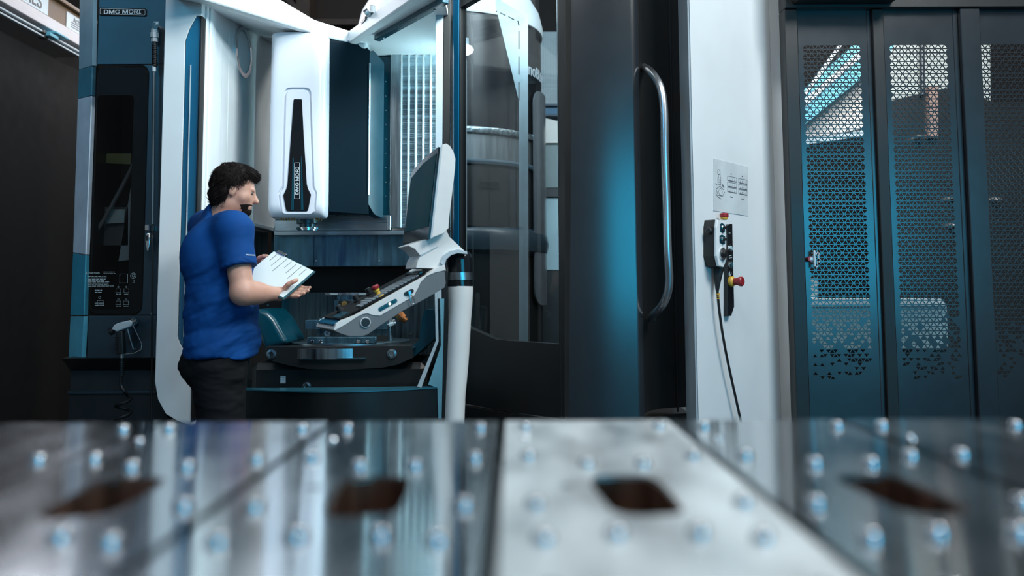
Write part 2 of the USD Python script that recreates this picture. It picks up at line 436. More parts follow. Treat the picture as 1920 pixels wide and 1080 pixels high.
part(mc, 'recess', slope, BLACK)
part(mc, 'plinth_panel', bx(xl, XR, 4.10, 4.4, z735 + .004, z695), look('plinth_paint', (0.014, 0.02, 0.024), .4, bevel=.003))
part(mc, 'plinth_ledge', bx(xl - .004, XR, 4.085, 4.4, z735 - .008, z735 + .004, .002), DARKBLUE)
part(mc, 'plinth_foot', bx(xl, XR, 4.095, 4.4, 0, z735 - .008), look('plinth_foot_paint', (0.010, 0.014, 0.017), .4))
part(mc, 'side_panel', bx(xl + .01, xl + .03, 4.22, 5.4, 0, 2.9), BLACK)
nb = part(mc, 'name_badge', CAB.ex(rnd(CAB.pts([(187, 15), (275, 17), (275, 31), (187, 29)]), .006), 0.006, .006), look('badge_black', (.006, .007, .008), .6, spec=.2), 'black maker badge with silver rim')
bc = CAB.uv(231, 23)
bd = rnd(CAB.pts([(188.5, 16.5), (273.5, 18.5), (273.5, 29.5), (188.5, 27.5)]), .005)
part(nb, 'badge_rim', CAB.ex(bd.difference(bd.buffer(-.0018)), .002, .0075), LIGHTGREY)
tx = text(CAB, 'DMG MORI', 0.019, bc[0], bc[1], 0.006, .0015, sx=1.30)
part(nb, 'badge_lettering', tx, PRINTWHITE)
# print on the window: warning text and small diagrams
def stripes(pl, x0, x1, ys, h, out, seed):
    rr = random.Random(seed); ms = []
    for y in ys:
        u0, z = pl.uv(x0, y, out); u1, _ = pl.uv(x0 + (x1 - x0) * rr.uniform(.6, 1), y, out)
        while u0 < u1:
            w = rr.uniform(.006, .02); ms.append(lbox(pl, u0, min(u0 + w, u1), z, z + h, out, out + .0006)); u0 += w + .003
    return ms
def ring2(pl, x, y, r, w, out):
    u, z = pl.uv(x, y, out); c = Point(u, z).buffer(r)
    return pl.ex(c.difference(c.buffer(-w)), .0006, out + .0006)
def rectline(pl, x0, y0, x1, y1, w, out):
    q = sbox(*pl.uv(x0, y1, out), *pl.uv(x1, y0, out))
    return pl.ex(q.difference(q.buffer(-w)), .0006, out + .0006)
o = -0.003
pr = [text(CAB, 'ATTENTION', 0.008, *CAB.uv(173, 512), o, .0006), *stripes(CAB, 194, 222, [511, 514], .0035, o, 9)]
pr += stripes(CAB, 165, 215, [519 + 2.6 * k for k in range(8)], .0032, o, 3) + stripes(CAB, 178, 198, [545, 549], .004, o, 4)
pr += [rectline(CAB, 224, 513, 240, 531, .0015, o), ring2(CAB, 250, 517, .014, .002, o), ring2(CAB, 250, 517, .007, .002, o), rectline(CAB, 249, 525, 252, 530, .001, o)]
pr += [rectline(CAB, 182, 563, 194, 572, .0012, o), ring2(CAB, 187, 558, .006, .0015, o)] + stripes(CAB, 178, 198, [569, 573], .003, o, 5)
for cx_, cy_ in ((222, 545), (237, 545), (222, 568), (236, 568)):
    pr += [rectline(CAB, cx_ - 5, cy_ - 4, cx_ + 5, cy_ + 4, .0013, o), ring2(CAB, cx_, cy_ - 7, .004, .0013, o)] + stripes(CAB, cx_ - 4, cx_ + 6, [cy_ + 7], .003, o, int(cx_))
part(pn, 'printed_notice', cat(pr), DIMPRINT, 'pale safety text and small diagrams')
for y in (588, 705):
    part(mc, 'bolt', bolt_head(CAB.w(*CAB.uv(285, y), 0), CAB.n, .006, .004), STEEL)

q = at(250, 603, 4.0); part(mc, 'gun_holder', cat([cyl(at(250, 603, 3.935), at(250, 603, 4.03), .009), lathe(at(250, 603, 4.0), at(250, 603, 4.02), [(.02, 0), (.02, .01)])]), BLACK)
# grease lance on the cabinet's right edge
LN = Pl((0, 3.985))
def lp(x, y, Y=3.985): return at(x, y, Y)
gl = thing('pressure_hose', 'thin black pressure hose with chrome couplings hanging on the blue cabinet', 'hose', lp(289, 400))
part(gl, 'wall_fitting', lathe(at(291, 48, 4.02), at(291, 48, 3.9), [(.012, 0), (.012, .04), (.017, .045), (.017, .06)], 6), CHROME)
for k, (y0, y1, r) in enumerate([(46, 55, .013), (55, 62, .016), (62, 71, .020), (71, 79, .016)]):
    part(gl, 'coupling', cyl(lp(290, y0), lp(290, y1), r, n=6 if k != 2 else 8), ZINC)
part(gl, 'tag', LN.ex(LN.pts([(291, 43), (300, 43), (300, 48), (291, 48)]), .003, .02), PRINTWHITE)
part(gl, 'bend_spring', cat([cyl(lp(290, 84 + 3.4 * k), lp(290, 86.4 + 3.4 * k), .0125, n=14) for k in range(12)] + [cyl(lp(290, 79), lp(290, 126), .009)]), RUBBER)
part(gl, 'sleeve', cyl(lp(289, 124), lp(289, 134), .009), PRINTWHITE)
part(gl, 'hose_line', tube(smooth_path([lp(289, 130), lp(288, 220), lp(287, 320), lp(286.5, 420)]), .0055), STEEL)
part(gl, 'holder', cat([bx(*(lp(275, 428)[0], lp(284, 428)[0]), 3.96, 4.02, lp(280, 433)[2], lp(280, 422)[2], .003)]), CHROME)
part(gl, 'grip', LN.exb(LN.pts([(276, 438), (283, 438), (284, 455), (282, 471), (278, 471), (275, 452)]), .02, .02, .003), CHROME)
part(gl, 'trigger', LN.ex(LN.pts([(278, 442), (281.5, 442), (281.5, 452), (278, 452)]), .004, .024), BLACK)
part(gl, 'hose_tail', tube(smooth_path([lp(286.5, 420), lp(285.5, 560), lp(284.5, 700), lp(283, 800)]), .004), BLACK)

# air gun hanging on the cabinet with coiled hose
GU = Pl((0, 3.93))
ag = thing('air_gun', 'silver and black spray gun hanging on the dark cabinet by its nozzle', 'spray gun', GU.w(*GU.uv(230, 630)))
def gp(x, y, o=0.0): return GU.w(*GU.uv(x, y), o)
part(ag, 'body', GU.exb(GU.pts([(211, 617), (216, 609), (224, 605), (246, 600), (250, 604), (249, 611), (232, 618), (222, 622)]), .03, .015, .006), ZINC, 'silver gun body')
part(ag, 'nozzle', lathe(gp(244, 605), gp(256, 601), [(.011, 0), (.011, .014), (.007, .016), (.007, .03)]), CHROME)
part(ag, 'rear_knob', lathe(gp(213, 619), gp(203, 624), [(.010, 0), (.017, .004), (.017, .018), (.012, .022)]), RUBBER, 'black rear knob')
part(ag, 'hook', GU.exb(GU.pts([(231, 610), (232, 601), (238, 599), (244, 601), (240, 606), (236, 612)]), .02, -.005, .003), RUBBER)
part(ag, 'grip', cat([GU.exb(GU.pts([(220, 622), (232, 620), (234, 664), (221, 664)]), .032, .016, .006)] + [lbox(GU, GU.uv(219, 630)[0], GU.uv(226, 630)[0], GU.uv(222, 632 + 3.3 * k)[1], GU.uv(222, 630.5 + 3.3 * k)[1], -.016, .018, .001) for k in range(10)]), RUBBER, 'black ribbed grip')
part(ag, 'trigger', tube([gp(239, 617), gp(245, 638), gp(250, 655), gp(254, 654)], .004), STEEL)
part(ag, 'trigger_guard', tube([gp(250, 611), gp(258, 628), gp(266, 645), gp(265, 655), gp(252, 662), gp(233, 664)], .0022), CHROME)
part(ag, 'hose_coupling', cyl(gp(229, 663), gp(228.5, 671), .010), CHROME)
pts = [gp(228.5, 671), gp(228, 690), gp(227, 712), gp(228, 725), gp(234, 735)]
for k in range(26):
    g = k / 25 * 2.4 * 2 * math.pi
    pts.append(gp(231 + 13 * math.cos(g - 1.2), 744 + k * 2.5, .028 * math.sin(g - 1.2)))
part(ag, 'coiled_hose', tube(smooth_path(pts, 160), .0075), RUBBER, 'black coiled hose')
part(ag, 'bend_guard', cat([cyl(gp(228.4, 679 + 3.3 * k), gp(228.4, 681 + 3.3 * k), .0115, n=14) for k in range(8)]), RUBBER)

# ------------------------------------------------------------------ the machining centre
FRP = Pl((0, 3.95))
m = thing('machining_center', 'large white and black milling machine with open work area behind the worker', 'milling machine', (-0.6, 4.6, 0))
X0, X1 = FRP.uv(304, 300)[0], FRP.uv(371, 300)[0]
zb = 0.60
col = [(X0 - .004, 3.1), (X0 - .004, .80), (X0 + .012, .72), (X0 + .05, .655), (X0 + .10, .625), (X1, .60), (X1, 3.1)]
strip = [(345, 74), (352, 52), (363, 32), (372, 33), (372, 660), (357, 660), (347, 640), (341, 600)]
strip = FRP.pts([(345, 76), (352, 53), (365, 30), (373, 32), (362, 655), (352, 668), (341, 655), (334, 635), (337, 500)])
xs = min(p[0] for p in strip)
SX0, SX1 = FRP.uv(342, 300)[0], FRP.uv(369, 300)[0]
zt1, zt2, zb1, zb2 = FRP.uv(345, 75)[1], FRP.uv(365, 30)[1], FRP.uv(336, 632)[1], FRP.uv(352, 668)[1]
gs = Polygon([(SX0, zt1), (SX0 + .018, zt1 + .055), (SX0 + .05, zt2), (SX1, zt2 - .004), (SX1, zb2), (SX0 + .045, zb2), (SX0 + .012, zb1 - .03), (SX0, zb1)])
cp = part(m, 'front_column', FRP.ex(Polygon(col).difference(gs.buffer(.002)), .30), WHITE, 'white front column with rounded foot')
gst = part(cp, 'glass_strip', FRP.ex(gs.buffer(-.002), .05, -.004), STRIPGLASS, 'dark blue glass strip')
part(gst, 'highlight_rod', tube([FRP.w((SX0 * .62 + SX1 * .38), zt1 - .14, .0), FRP.w((SX0 * .62 + SX1 * .38), zb1 - .0, .0)], .0022), LIGHTGREY) if False else part(cp, 'strip_seal', FRP.ex(sbox(SX1 + .002, .62, X1 + .004, zt2), .05, .002), BLACK)
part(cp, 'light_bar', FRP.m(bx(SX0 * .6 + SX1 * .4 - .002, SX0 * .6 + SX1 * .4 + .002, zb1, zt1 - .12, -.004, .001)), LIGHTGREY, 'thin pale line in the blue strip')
SW = Pl((-1.47, 4.0), (0, 1))
zw = 1.60
for k, (u0, u1) in enumerate(((0.0, .030), (.038, .075), (.085, .125))):
    part(m, 'door_seal', lbox(SW, u0, u1, zw - .9 if k == 0 else zw, 2.75, -.02, .012 + .006 * (k == 1), .003), WHITE)
sw1 = part(m, 'side_wall_panel', lbox(SW, .128, .36, zw, 2.79, -.02, 0, .002), WHITE)
sw2 = part(m, 'side_wall_panel', lbox(SW, .364, 1.31, zw, 2.79, -.02, 0, .002), WHITE)
ru, rz = SW.uv(454, 98)
T = lambda r0, r1, t, out: SW.ex(Point(ru, rz).buffer(r1, quad_segs=24).difference(Point(ru, rz).buffer(r0, quad_segs=24)), t, out)
rg = part(sw2, 'porthole_ring', T(.114, .139, .012, .012), CHROME, 'chrome ring')
part(sw2, 'porthole_cap', SW.ex(Point(ru, rz).buffer(.113, quad_segs=24), .006, .006), WHITE)
part(m, 'wall_hem', lbox(SW, .13, 1.31, zw - .022, zw, -.03, .015, .003), LIGHTGREY)
part(m, 'lower_side_wall', lbox(SW, .05, 1.31, .62, zw - .02, -.08, -.05), DARKSTEEL)
part(m, 'drain_pipe', cyl(at(515, 425, 4.95), at(515, 480, 4.95), .006), STEEL)
part(m, 'corner_post', bx(-1.50, -1.30, 5.31, 5.36, .6, 2.8), look('corner_teal', (0.02, .06, .075), .4))

# roof
zr = 2.56
A, B = at(430, 0, 4.0), at(650, 70, 4.59)
A[2] = B[2] = zr
A2 = A + (A - B) * .5
zw2 = 2.785
rp3 = np.array([(-1.60, 3.97, zw2), (-1.46, 3.97, zw2), (-1.46, 5.32, zw2), (-1.60, 5.32, zw2), (A2[0], A2[1], zr), (A[0], A[1], zr), (B[0], B[1], zr), (-.86, 4.78, zr)])
part(m, 'roof_panel', trimesh.convex.convex_hull(np.vstack([rp3, rp3 + [0, 0, .03]])), WHITE, smooth=False)
part(m, 'roof_beam', sweep_box(A2 + [0.03, -.03, .02], B + [0.03, -.03, .02], .05, .07, b=.006), WHITE)
C, D = np.array([-.84, 4.56, zr]), np.array([-.44, 3.91, zr])
D2 = D + (D - C) * .12
part(m, 'roof_panel', plan([(C[0], C[1]), (D[0], D[1]), (D2[0], D2[1]), (-.31, 3.84), (-.31, 4.80), (-.86, 4.80)], zr - .0, zr + .03), WHITE)
part(m, 'roof_beam', sweep_box(C + [-.03, -.01, .02], D2 + [-.03, -.01, .02], .05, .07, b=.006), WHITE)
part(m, 'roof_seal', sweep_box([-.71, 4.43, zr - .015], [-.30, 3.84, zr - .015], .035, .03, b=.003), TEAL, 'dark teal seal bar under the roof')
for k in range(4):
    q = np.array([-.71, 4.43, zr - .03]) * (1 - k / 4 - .1) + np.array([-.30, 3.84, zr - .03]) * (k / 4 + .1)
    part(m, 'seal_bolt', bolt_head(q, (0, 0, -1), .006, .004), STEEL)
part(m, 'roof_joint', cat([bx(-.90, -.79, 4.55, 4.68, zr - .03, zr + .02, .008), lathe([-.86, 4.56, zr - .005], [-.86, 4.56, zr + .05], [(.06, 0), (.06, .02), (.03, .05)])]), WHITE)
cl = part(m, 'roof_latch', cat([sweep_box(at(668, 64, 4.5), at(690, 34, 4.3), .03, .02)]), BLACK)
part(cl, 'latch_roller', cyl(at(685, 27, 4.25), at(692, 22, 4.25), .022), STEEL)
part(cl, 'latch_block', bx(at(694, 20, 4.25)[0], at(704, 20, 4.25)[0], 4.23, 4.27, at(700, 27, 4.25)[2], at(700, 11, 4.25)[2], .004), STEEL)

# back of the work area: header, way cover, lower panels
WC = Pl((0, 4.78)); LB = Pl((0, 4.85)); LW = Pl((0, 5.05))
XRr = -0.30
part(m, 'back_header', lbox(WC, WC.uv(640, 90)[0], XRr, WC.uv(700, 87)[1], zr, -.03, 0, .003), WHITE)
part(m, 'header_ledge', lbox(WC, WC.uv(700, 90)[0], XRr, WC.uv(700, 99)[1], WC.uv(700, 88)[1], -.03, .012, .003), LIGHTGREY)
zc0, zc1 = WC.uv(700, 427)[1], WC.uv(700, 101)[1]
part(m, 'way_cover_backing', lbox(WC, WC.uv(515, 300)[0], XRr, zc0, zc1, -.06, -.03), DARKSTEEL)
part(m, 'way_cover_margin', lbox(WC, WC.uv(731, 300)[0], WC.uv(751, 300)[0], zc0, zc1, -.03, -.004, .002), STEEL)
wcx = [751 + 14.0 * k for k in range(6)] + [834]
lam = []
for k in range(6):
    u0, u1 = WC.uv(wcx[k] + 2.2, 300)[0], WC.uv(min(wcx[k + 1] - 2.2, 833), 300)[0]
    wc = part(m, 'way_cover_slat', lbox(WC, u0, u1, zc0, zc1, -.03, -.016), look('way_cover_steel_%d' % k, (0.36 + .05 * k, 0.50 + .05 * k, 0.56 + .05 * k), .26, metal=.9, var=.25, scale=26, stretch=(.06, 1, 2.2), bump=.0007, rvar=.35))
    z = zc0 + .01; rr = random.Random(k); ms = []
    while z < zc1 - .27:
        h = rr.uniform(.0018, .004); ms.append(lbox(WC, u0 + .001, u1 - .001, z, z + h, -.016, -.014)); z += h + rr.uniform(.004, .012)
    part(wc, 'lamella_edges', cat(ms), TEALSTEEL, kind='stuff')
for k in range(6):
    u0 = WC.uv(wcx[k], 300)[0]
    part(m, 'way_cover_rib', lbox(WC, u0 - .006, u0 + .006, zc0, zc1, -.03, -.004, .002), WHITE)
u0, u1 = WC.uv(709, 300)[0], WC.uv(731, 300)[0]
part(m, 'slide_channel', lbox(WC, u0, u1, zc0 + .06, zc1 - .02, -.03, -.012), TEAL)
part(m, 'slide_bar', lbox(WC, WC.uv(714, 300)[0], WC.uv(718, 300)[0], WC.uv(715, 398)[1], WC.uv(715, 145)[1], -.012, .006, .003), CHROME)
for y in range(9):
    part(m, 'channel_bolt', bolt_head(WC.w(*WC.uv(722.5, 152 + 27 * y), -.012), (0, -1, 0), .0045, .004), CHROME)
for x0, y0, x1, y1, t_, mt in [(600, 404, 731, 417, .01, STEELH), (515, 412, 731, 432, -.0, STEELH), (726, 405, 733, 432, .02, STEEL), (515, 433, 830, 441, .015, STEELH)]:
    part(m, 'frame_ledge', lbox(WC, WC.uv(x0, y0)[0], WC.uv(x1, y0)[0], WC.uv(700, y1)[1], WC.uv(700, y0)[1], -.05, t_, .002), mt)
for x0, x1 in ((515, 588), (588.6, 707), (707.6, 800), (800.6, 846)):
    bp = part(m, 'back_panel', lbox(LB, LB.uv(x0, 470)[0], LB.uv(x1, 470)[0], LB.uv(700, 499)[1], LB.uv(700, 436)[1], -.01, 0, .0015), TEALSTEEL)
for x in (588, 711, 765):
    part(m, 'panel_rivet', bolt_head(LB.w(*LB.uv(x + (4 if x == 588 else 0), 489), 0), (0, -1, 0), .006, .004), CHROME)
part(m, 'recess_wall', bx(-1.45, XRr, 5.25, 5.28, .6, 1.45), BLACK)
part(m, 'recess_soffit', bx(-1.45, XRr, 4.86, 5.26, LB.uv(700, 500)[1] - .0, LB.uv(700, 498)[1] + .02), BLACK)
part(m, 'lower_back_wall', lbox(LW, LW.uv(541, 600)[0], XRr, .6, LW.uv(700, 548)[1], -.02, 0), DARKSTEEL)
part(m, 'edge_trim', lbox(LW, LW.uv(538, 600)[0], LW.uv(542, 600)[0], .8, LW.uv(540, 560)[1], -.02, .12), TEAL)
part(m, 'corner_plate', lbox(LW, LW.uv(470, 600)[0], LW.uv(536, 600)[0], .7, LW.uv(500, 556)[1], -.02, .05), BLACK)
for x, y in ((484, 573), (507, 572), (519, 580), (521, 608), (770, 626)):
    part(m, 'panel_rivet', bolt_head(LW.w(*LW.uv(x, y), .05 if x < 700 else 0), (0, -1, 0), .006, .004), CHROME)
part(m, 'right_wall', bx(XRr, XRr + .03, 4.3, 5.1, .6, 2.6), LIGHTGREY)

# spindle head
HD = Pl((0, 4.40))
zt, zb = HD.uv(560, 68)[1], HD.uv(560, 409)[1]
hx0, hx1 = HD.uv(509, 250)[0], HD.uv(616, 250)[0]
xm = HD.uv(556, 300)[0]
# body: front corners, 45 degree side, rear plate
body = [(hx0 + .004, 4.42), (hx1 - .004, 4.42), (hx1 + .01, 4.44), (-.775, 4.585), (-.775, 4.60), (-1.24, 4.60)]
zbd = HD.uv(600, 396)[1]
part(m, 'spindle_body', trimesh.convex.convex_hull(np.vstack([np.c_[np.array(body), np.full(6, zbd)], np.c_[np.array(body) * [1, 1], np.full(6, zt - .025)], np.c_[(np.array(body) - [xm, 4.5]) * .94 + [xm, 4.5], np.full(6, zt - .002)]])), HEADSIDE, 'dark teal angled side of the spindle head')
RP = Pl((-.775, 4.585), (.10, .17))
zr0, zr1 = 1.2 + (548 - 403) / 1600 * 4.72, 1.2 + (548 - 86) / 1600 * 4.62
part(m, 'spindle_rear_plate', RP.ex(rnd([(0, zr0 + .05), (.05, zr0), (.125, zr0 - .02), (.125, zr1 - .05), (.03, zr1), (0, zr1 - .02)], .012), .05, .0), TEAL, 'glossy teal rear plate of the spindle head')
part(m, 'spindle_edge_strip', RP.ex(sbox(-.006, zr0 + .1, .004, zr1 - .08), .03, .004), STEEL)
# cover
cz = np.linspace(0, 1, 40); secs = []
def cover_section(s):
    """Outline in plan at height s (0 bottom, 1 top): convex front, rounded corners; the bottom tucks under."""
    g = min(1, (s / .07)) if s < .07 else 1
    tuck = math.sqrt(max(0, 1 - (1 - g) ** 2))
    topg = min(1, (1 - s) / .018); topk = math.sqrt(max(0, 1 - (1 - topg) ** 2))
    hw = (hx1 - hx0) / 2 * (1 - .03 * s) * (.90 + .10 * tuck) - .012 * (1 - topk); cx = (hx0 + hx1) / 2
    dep = .125 * (.55 + .45 * tuck) - .02 * (1 - topk)
    pts = []
    for a in np.linspace(0, math.pi, 33):
        c, s_ = math.cos(a), math.sin(a); e = .30
        pts.append((cx + hw * np.sign(c) * abs(c) ** e, 4.435 - dep * abs(s_) ** .42))
    return pts
ss = np.r_[0, np.linspace(.004, .08, 9), np.linspace(.12, .96, 22), .982, .988, .994, .998, 1.0]
rings = [[(x, y, zb + (zt - zb) * s) for x, y in cover_section(s)] for s in ss]
n = len(rings[0]); V = np.array(rings).reshape(-1, 3); Fc = []
for i in range(len(rings) - 1):
    for k in range(n - 1):
        a, b, c, d = i * n + k, i * n + k + 1, (i + 1) * n + k + 1, (i + 1) * n + k
        Fc += [(a, b, c), (a, c, d)]
    a, b, c, d = i * n + n - 1, i * n, (i + 1) * n, (i + 1) * n + n - 1
    Fc += [(a, b, c), (a, c, d)]
for k in range(1, n - 1):
    Fc += [(0, k + 1, k), ((len(rings) - 1) * n, (len(rings) - 1) * n + k, (len(rings) - 1) * n + k + 1)]
cover = trimesh.Trimesh(V, Fc, process=True); cover.fix_normals()
if cover.volume < 0:
    cover.invert()
FC = Pl((0, 4.310))   # the cover's flat front
grv = [(533, 172), (537, 166), (545, 164), (571, 164), (579, 166), (583, 172), (589, 350), (594, 362), (590, 402), (584, 405), (532, 405), (526, 402), (521, 362), (528, 350)]
inn = [(536, 178), (540, 170), (546, 168.5), (570, 168.5), (576, 170), (580, 178), (585.5, 352), (591, 363), (587, 398), (582, 401), (534, 401), (529, 398), (524.5, 363), (531.5, 352)]
g0 = rnd(FC.pts(grv), .006); g1 = rnd(FC.pts(inn), .006)
def man(mesh):
    return manifold3d.Manifold(manifold3d.Mesh(np.asarray(mesh.vertices, np.float32), np.asarray(mesh.faces, np.uint32)))
def unman(mm):
    q = mm.to_mesh(); return trimesh.Trimesh(q.vert_properties[:, :3], q.tri_verts, process=True)
try:
    cover2 = unman(man(cover) - man(FC.ex(g0, .05, .02 + .012 - .024)) ) if False else unman(man(cover) - man(FC.m(extr(g0, .06, -.012))))
    cover = cover2
except Exception as e:
    print('cover boolean', e)
cv = part(m, 'spindle_cover', cover, COVERWHITE, 'white front cover of the spindle head', smooth=28)
part(cv, 'inner_relief', FC.exb(g1, .02, -.003, .006), COVERWHITE) if False else part(cv, 'inner_relief', FC.ex(g1, .02, -.004), COVERWHITE)
ins = FC.pts([(550.5, 187), (552, 186), (564.5, 186), (566, 187), (569, 250), (575, 345), (577.5, 354), (583, 365), (577.5, 394), (575, 396), (539, 396), (536.5, 394), (531, 366), (537, 354), (539, 345), (546, 250)])
iz = part(cv, 'dark_inset', FC.ex(rnd(ins, .003), .012, .000), BLACKGLOSS, 'glossy black tapered inset')
part(iz, 'inset_ridge', cat([FC.exb(FC.pts([(549, 292), (551, 300), (551, 394), (546, 394)]), .006, .004, .002), FC.exb(FC.pts([(566, 292), (564, 300), (564, 394), (569, 394)]), .006, .004, .002)]), TEAL)
bd = rnd(FC.pts([(552, 305), (562.5, 305), (562.5, 373), (552, 373)]), .002)
part(iz, 'badge_rim', FC.ex(bd.difference(bd.buffer(-.0022)), .004, .003), PRINTWHITE)
part(iz, 'badge_lettering', text(FC, 'DMG MORI', 0.0165, *FC.uv(557.2, 339), 0.0, .003, rot=math.pi / 2, sx=1.17), PRINTWHITE)
nz = part(m, 'spindle_nose', lathe(at(576, 402, 4.52), at(576, 431, 4.52), [(.055, 0), (.055, .05), (.04, .052), (.04, .075)]), DARKSTEEL)
part(nz, 'tool_flange', lathe(at(576, 426, 4.52), at(576, 433, 4.52), [(.045, 0), (.057, .002), (.057, .012), (.05, .014), (.05, .018)]), CHROME, 'steel tool flange')
for x in (527, 531, 536, 541, 546, 551, 592, 596, 601):
    part(m, 'coolant_nozzle', tube([at(x, 404, 4.40), at(x + .5, 409, 4.40), at(x + 1.5, 413, 4.39)], .0035, 8), BRASS)

# table, trunnion, apron
TB = Pl((0, 4.15))
part(m, 'table_body', TB.ex(TB.pts([(497, 650), (590, 650), (773, 648), (774, 671), (745, 684), (715, 690), (640, 694), (575, 692), (540, 685), (505, 676), (497, 668)]), .72), look('table_casting_black', (.012, .014, .015), .34, bevel=.004), 'dark table casting')
part(m, 'table_top_plate', plan([TB.uv(497, 650)[0:1] + (4.152,), TB.uv(775, 650)[0:1] + (4.152,), (-.42, 4.86), (-1.25, 4.86)], .932, .940), TEALSTEEL)
tc = (at(655, 640, 4.5)[0], 4.50)
part(m, 'rotary_drum', lathe([tc[0] - .05, tc[1], .884], [tc[0] - .05, tc[1], .935], [(.375, 0), (.375, .05)], 64), STEEL, 'brushed steel rotary drum')
rp_ = part(m, 'rotary_plate', lathe([*tc, .936], [*tc, .954], [(.315, 0), (.315, .016), (.31, .018)], 64), STEELH)
for k in range(-4, 5):
    h = math.sqrt(.305 ** 2 - (k * .06) ** 2)
    part(rp_, 'table_slot', bx(tc[0] - h, tc[0] + h, tc[1] + k * .06 - .007, tc[1] + k * .06 + .007, .9535, .9546), DARKSTEEL)
part(m, 'table_lip', TB.m(bx(TB.uv(567, 672)[0], TB.uv(687, 672)[0], TB.uv(600, 673)[1], TB.uv(600, 671)[1], 0, .02)), TEALSTEEL)
for x, y in ((509, 664), (735, 663)):
    q = TB.w(*TB.uv(x, y), 0)
    part(m, 'table_plug', lathe(q, q + TB.n, [(.023, 0), (.023, .008), (.013, .010), (.013, .003)]), STEEL, 'round steel plug')
AR = Pl((0, 4.22))
part(m, 'trunnion_arm', AR.exb(AR.pts([(474, 582), (486, 579), (500, 582), (515, 598), (537, 637), (538, 646), (505, 652), (496, 656), (480, 628), (471, 600)]), .35, 0, .03), TEAL, 'teal left trunnion arm')
part(m, 'trunnion_arm', AR.ex(rnd(AR.pts([(797, 580), (832, 580), (832, 620), (774, 671), (774, 648), (786, 638), (790, 600)]), .004), .35, 0), TEAL, 'teal right trunnion arm')
part(m, 'trunnion_body', bx(-1.28, -.42, 4.2, 4.8, .60, .86, .03), look('trunnion_black', (.010, .011, .012), .38))
TR = Pl((0, 4.2))
part(m, 'barcode_label', cat([lbox(TR, TR.uv(526, 700)[0], TR.uv(536, 700)[0], TR.uv(530, 706.5 + 2 * k)[1], TR.uv(530, 705 + 2 * k)[1], 0, .002) for k in range(7)]), PRINTWHITE)
q = TR.w(*TR.uv(575.5, 724), 0)
part(m, 'table_plug', lathe(q, q + TR.n, [(.02, 0), (.02, .008), (.011, .010), (.011, .003)]), STEEL)
arc = [(-1.27 + .93 * k / 24, 4.06 - .15 * math.sin(math.pi * (k / 24)) + .05 * k / 24) for k in range(25)]
inner = [(x, y + .03) for x, y in reversed(arc)]
part(m, 'front_apron', plan(arc + inner, .30, .748), look('apron_black', (.009, .011, .012), .36, bevel=.003), 'curved black front apron', smooth=40)
rim = [(x, y - .004) for x, y in arc] + [(x, y + .006) for x, y in reversed(inner)]
part(m, 'apron_rim', plan(rim, .748, .754), look('rim_teal_steel', (.05, .22, .30), .3, metal=.6), 'teal rim of the apron', smooth=40)
part(m, 'base_frame', bx(-1.60, .70, 4.20, 5.2, 0, .60), BLACK)
part(m, 'toe_plinth', bx(-1.60, -.32, 3.98, 4.2, 0, .58), BLACK)

# right door post and its trims
DP = Pl((0, 4.10))
part(m, 'door_post', DP.ex(DP.pts([(817, -60), (832, -60), (827, 500), (828, 560), (816, 560)]), .06, 0), LIGHTGREY, 'light grey vertical door post')
part(m, 'post_seal', DP.ex(DP.pts([(832.5, -60), (845, -60), (840, 785), (828, 785), (829, 560)]), .05, -.005), BLACK)
d2 = Pl((0, 4.07))
part(m, 'diagonal_trim', d2.ex(d2.pts([(815, 549), (819.5, 549), (822, 640), (790, 727), (782, 725), (817, 639)]), .02), LIGHTGREY, 'pale angled trim of the opening')
part(m, 'lower_trim', d2.ex(d2.pts([(824, 560), (832, 560), (827, 786), (821, 786), (819, 728), (802, 722), (826, 648)]), .02, -.025), look('trim_blue_grey', (.16, .36, .44), .4))

# sliding door: smoked glass wing, solid panel, handle recess
G = Pl((-.253, 4.12), (.45, -.54))
frame = P(G.pts([(846, -70), (1059, -70), (1059, 786), (960, 773), (846, 752)]))
hole = P(G.pts([(863, 14), (900, -8), (930, -60), (1047, -62), (1048, 645), (932, 637), (880, 615), (863, 605)]))
gd = part(m, 'glass_door_frame', G.ex(frame.difference(hole), .035), BLACK, 'black frame of the sliding door')
part(gd, 'door_pane', G.ex(hole.buffer(.004), .006, -.014), GLASSDARK, 'smoked door glass')
part(gd, 'edge_strip', G.ex(G.pts([(850, -60), (861, -60), (861, 750), (850, 747)]), .004, .004), STRIPGLASS, 'blue edge strip')
zdb = 1.2 - (782 - 548) / 1600 * 3.58
front = [(.199 + .345 * k / 20, 3.58 - .008 * math.sin(math.pi * k / 20) - .004) for k in range(21)]
front[-1] = (.546, 3.59)
part(m, 'door_panel', plan(front + [(.546, 3.66), (.20, 3.66)], zdb, 3.0), DOORBLUE, 'solid dark blue door panel', smooth=40)
rec = [(.548, 3.60), (.585, 3.675), (.64, 3.735), (.70, 3.77), (.78, 3.79), (.78, 3.83), (.60, 3.83), (.548, 3.66)]
hr = part(m, 'handle_recess', plan(rec, zdb + .02, 3.0), BLACK, 'black recessed handle side', smooth=60)
part(hr, 'recess_groove', plan([(.715, 3.770), (.722, 3.770), (.722, 3.78), (.715, 3.78)], zdb, 3.0), BLACKGLOSS)
part(m, 'door_skirt', plan([(-.30, 4.16), (.19, 3.60), (.54, 3.60), (.66, 3.76), (.78, 3.81), (.78, 4.1), (-.30, 4.2)], .0, zdb - .01), BLACK)
H = [at(1207, 126, 3.66), at(1216, 131, 3.56), at(1228, 144, 3.49), at(1238, 163, 3.455), at(1243.5, 190, 3.44), at(1246, 260, 3.43), at(1250, 400, 3.43), at(1253.5, 500, 3.43), at(1254.5, 530, 3.44), at(1249, 558, 3.455), at(1238, 577, 3.50), at(1221, 599, 3.63)]
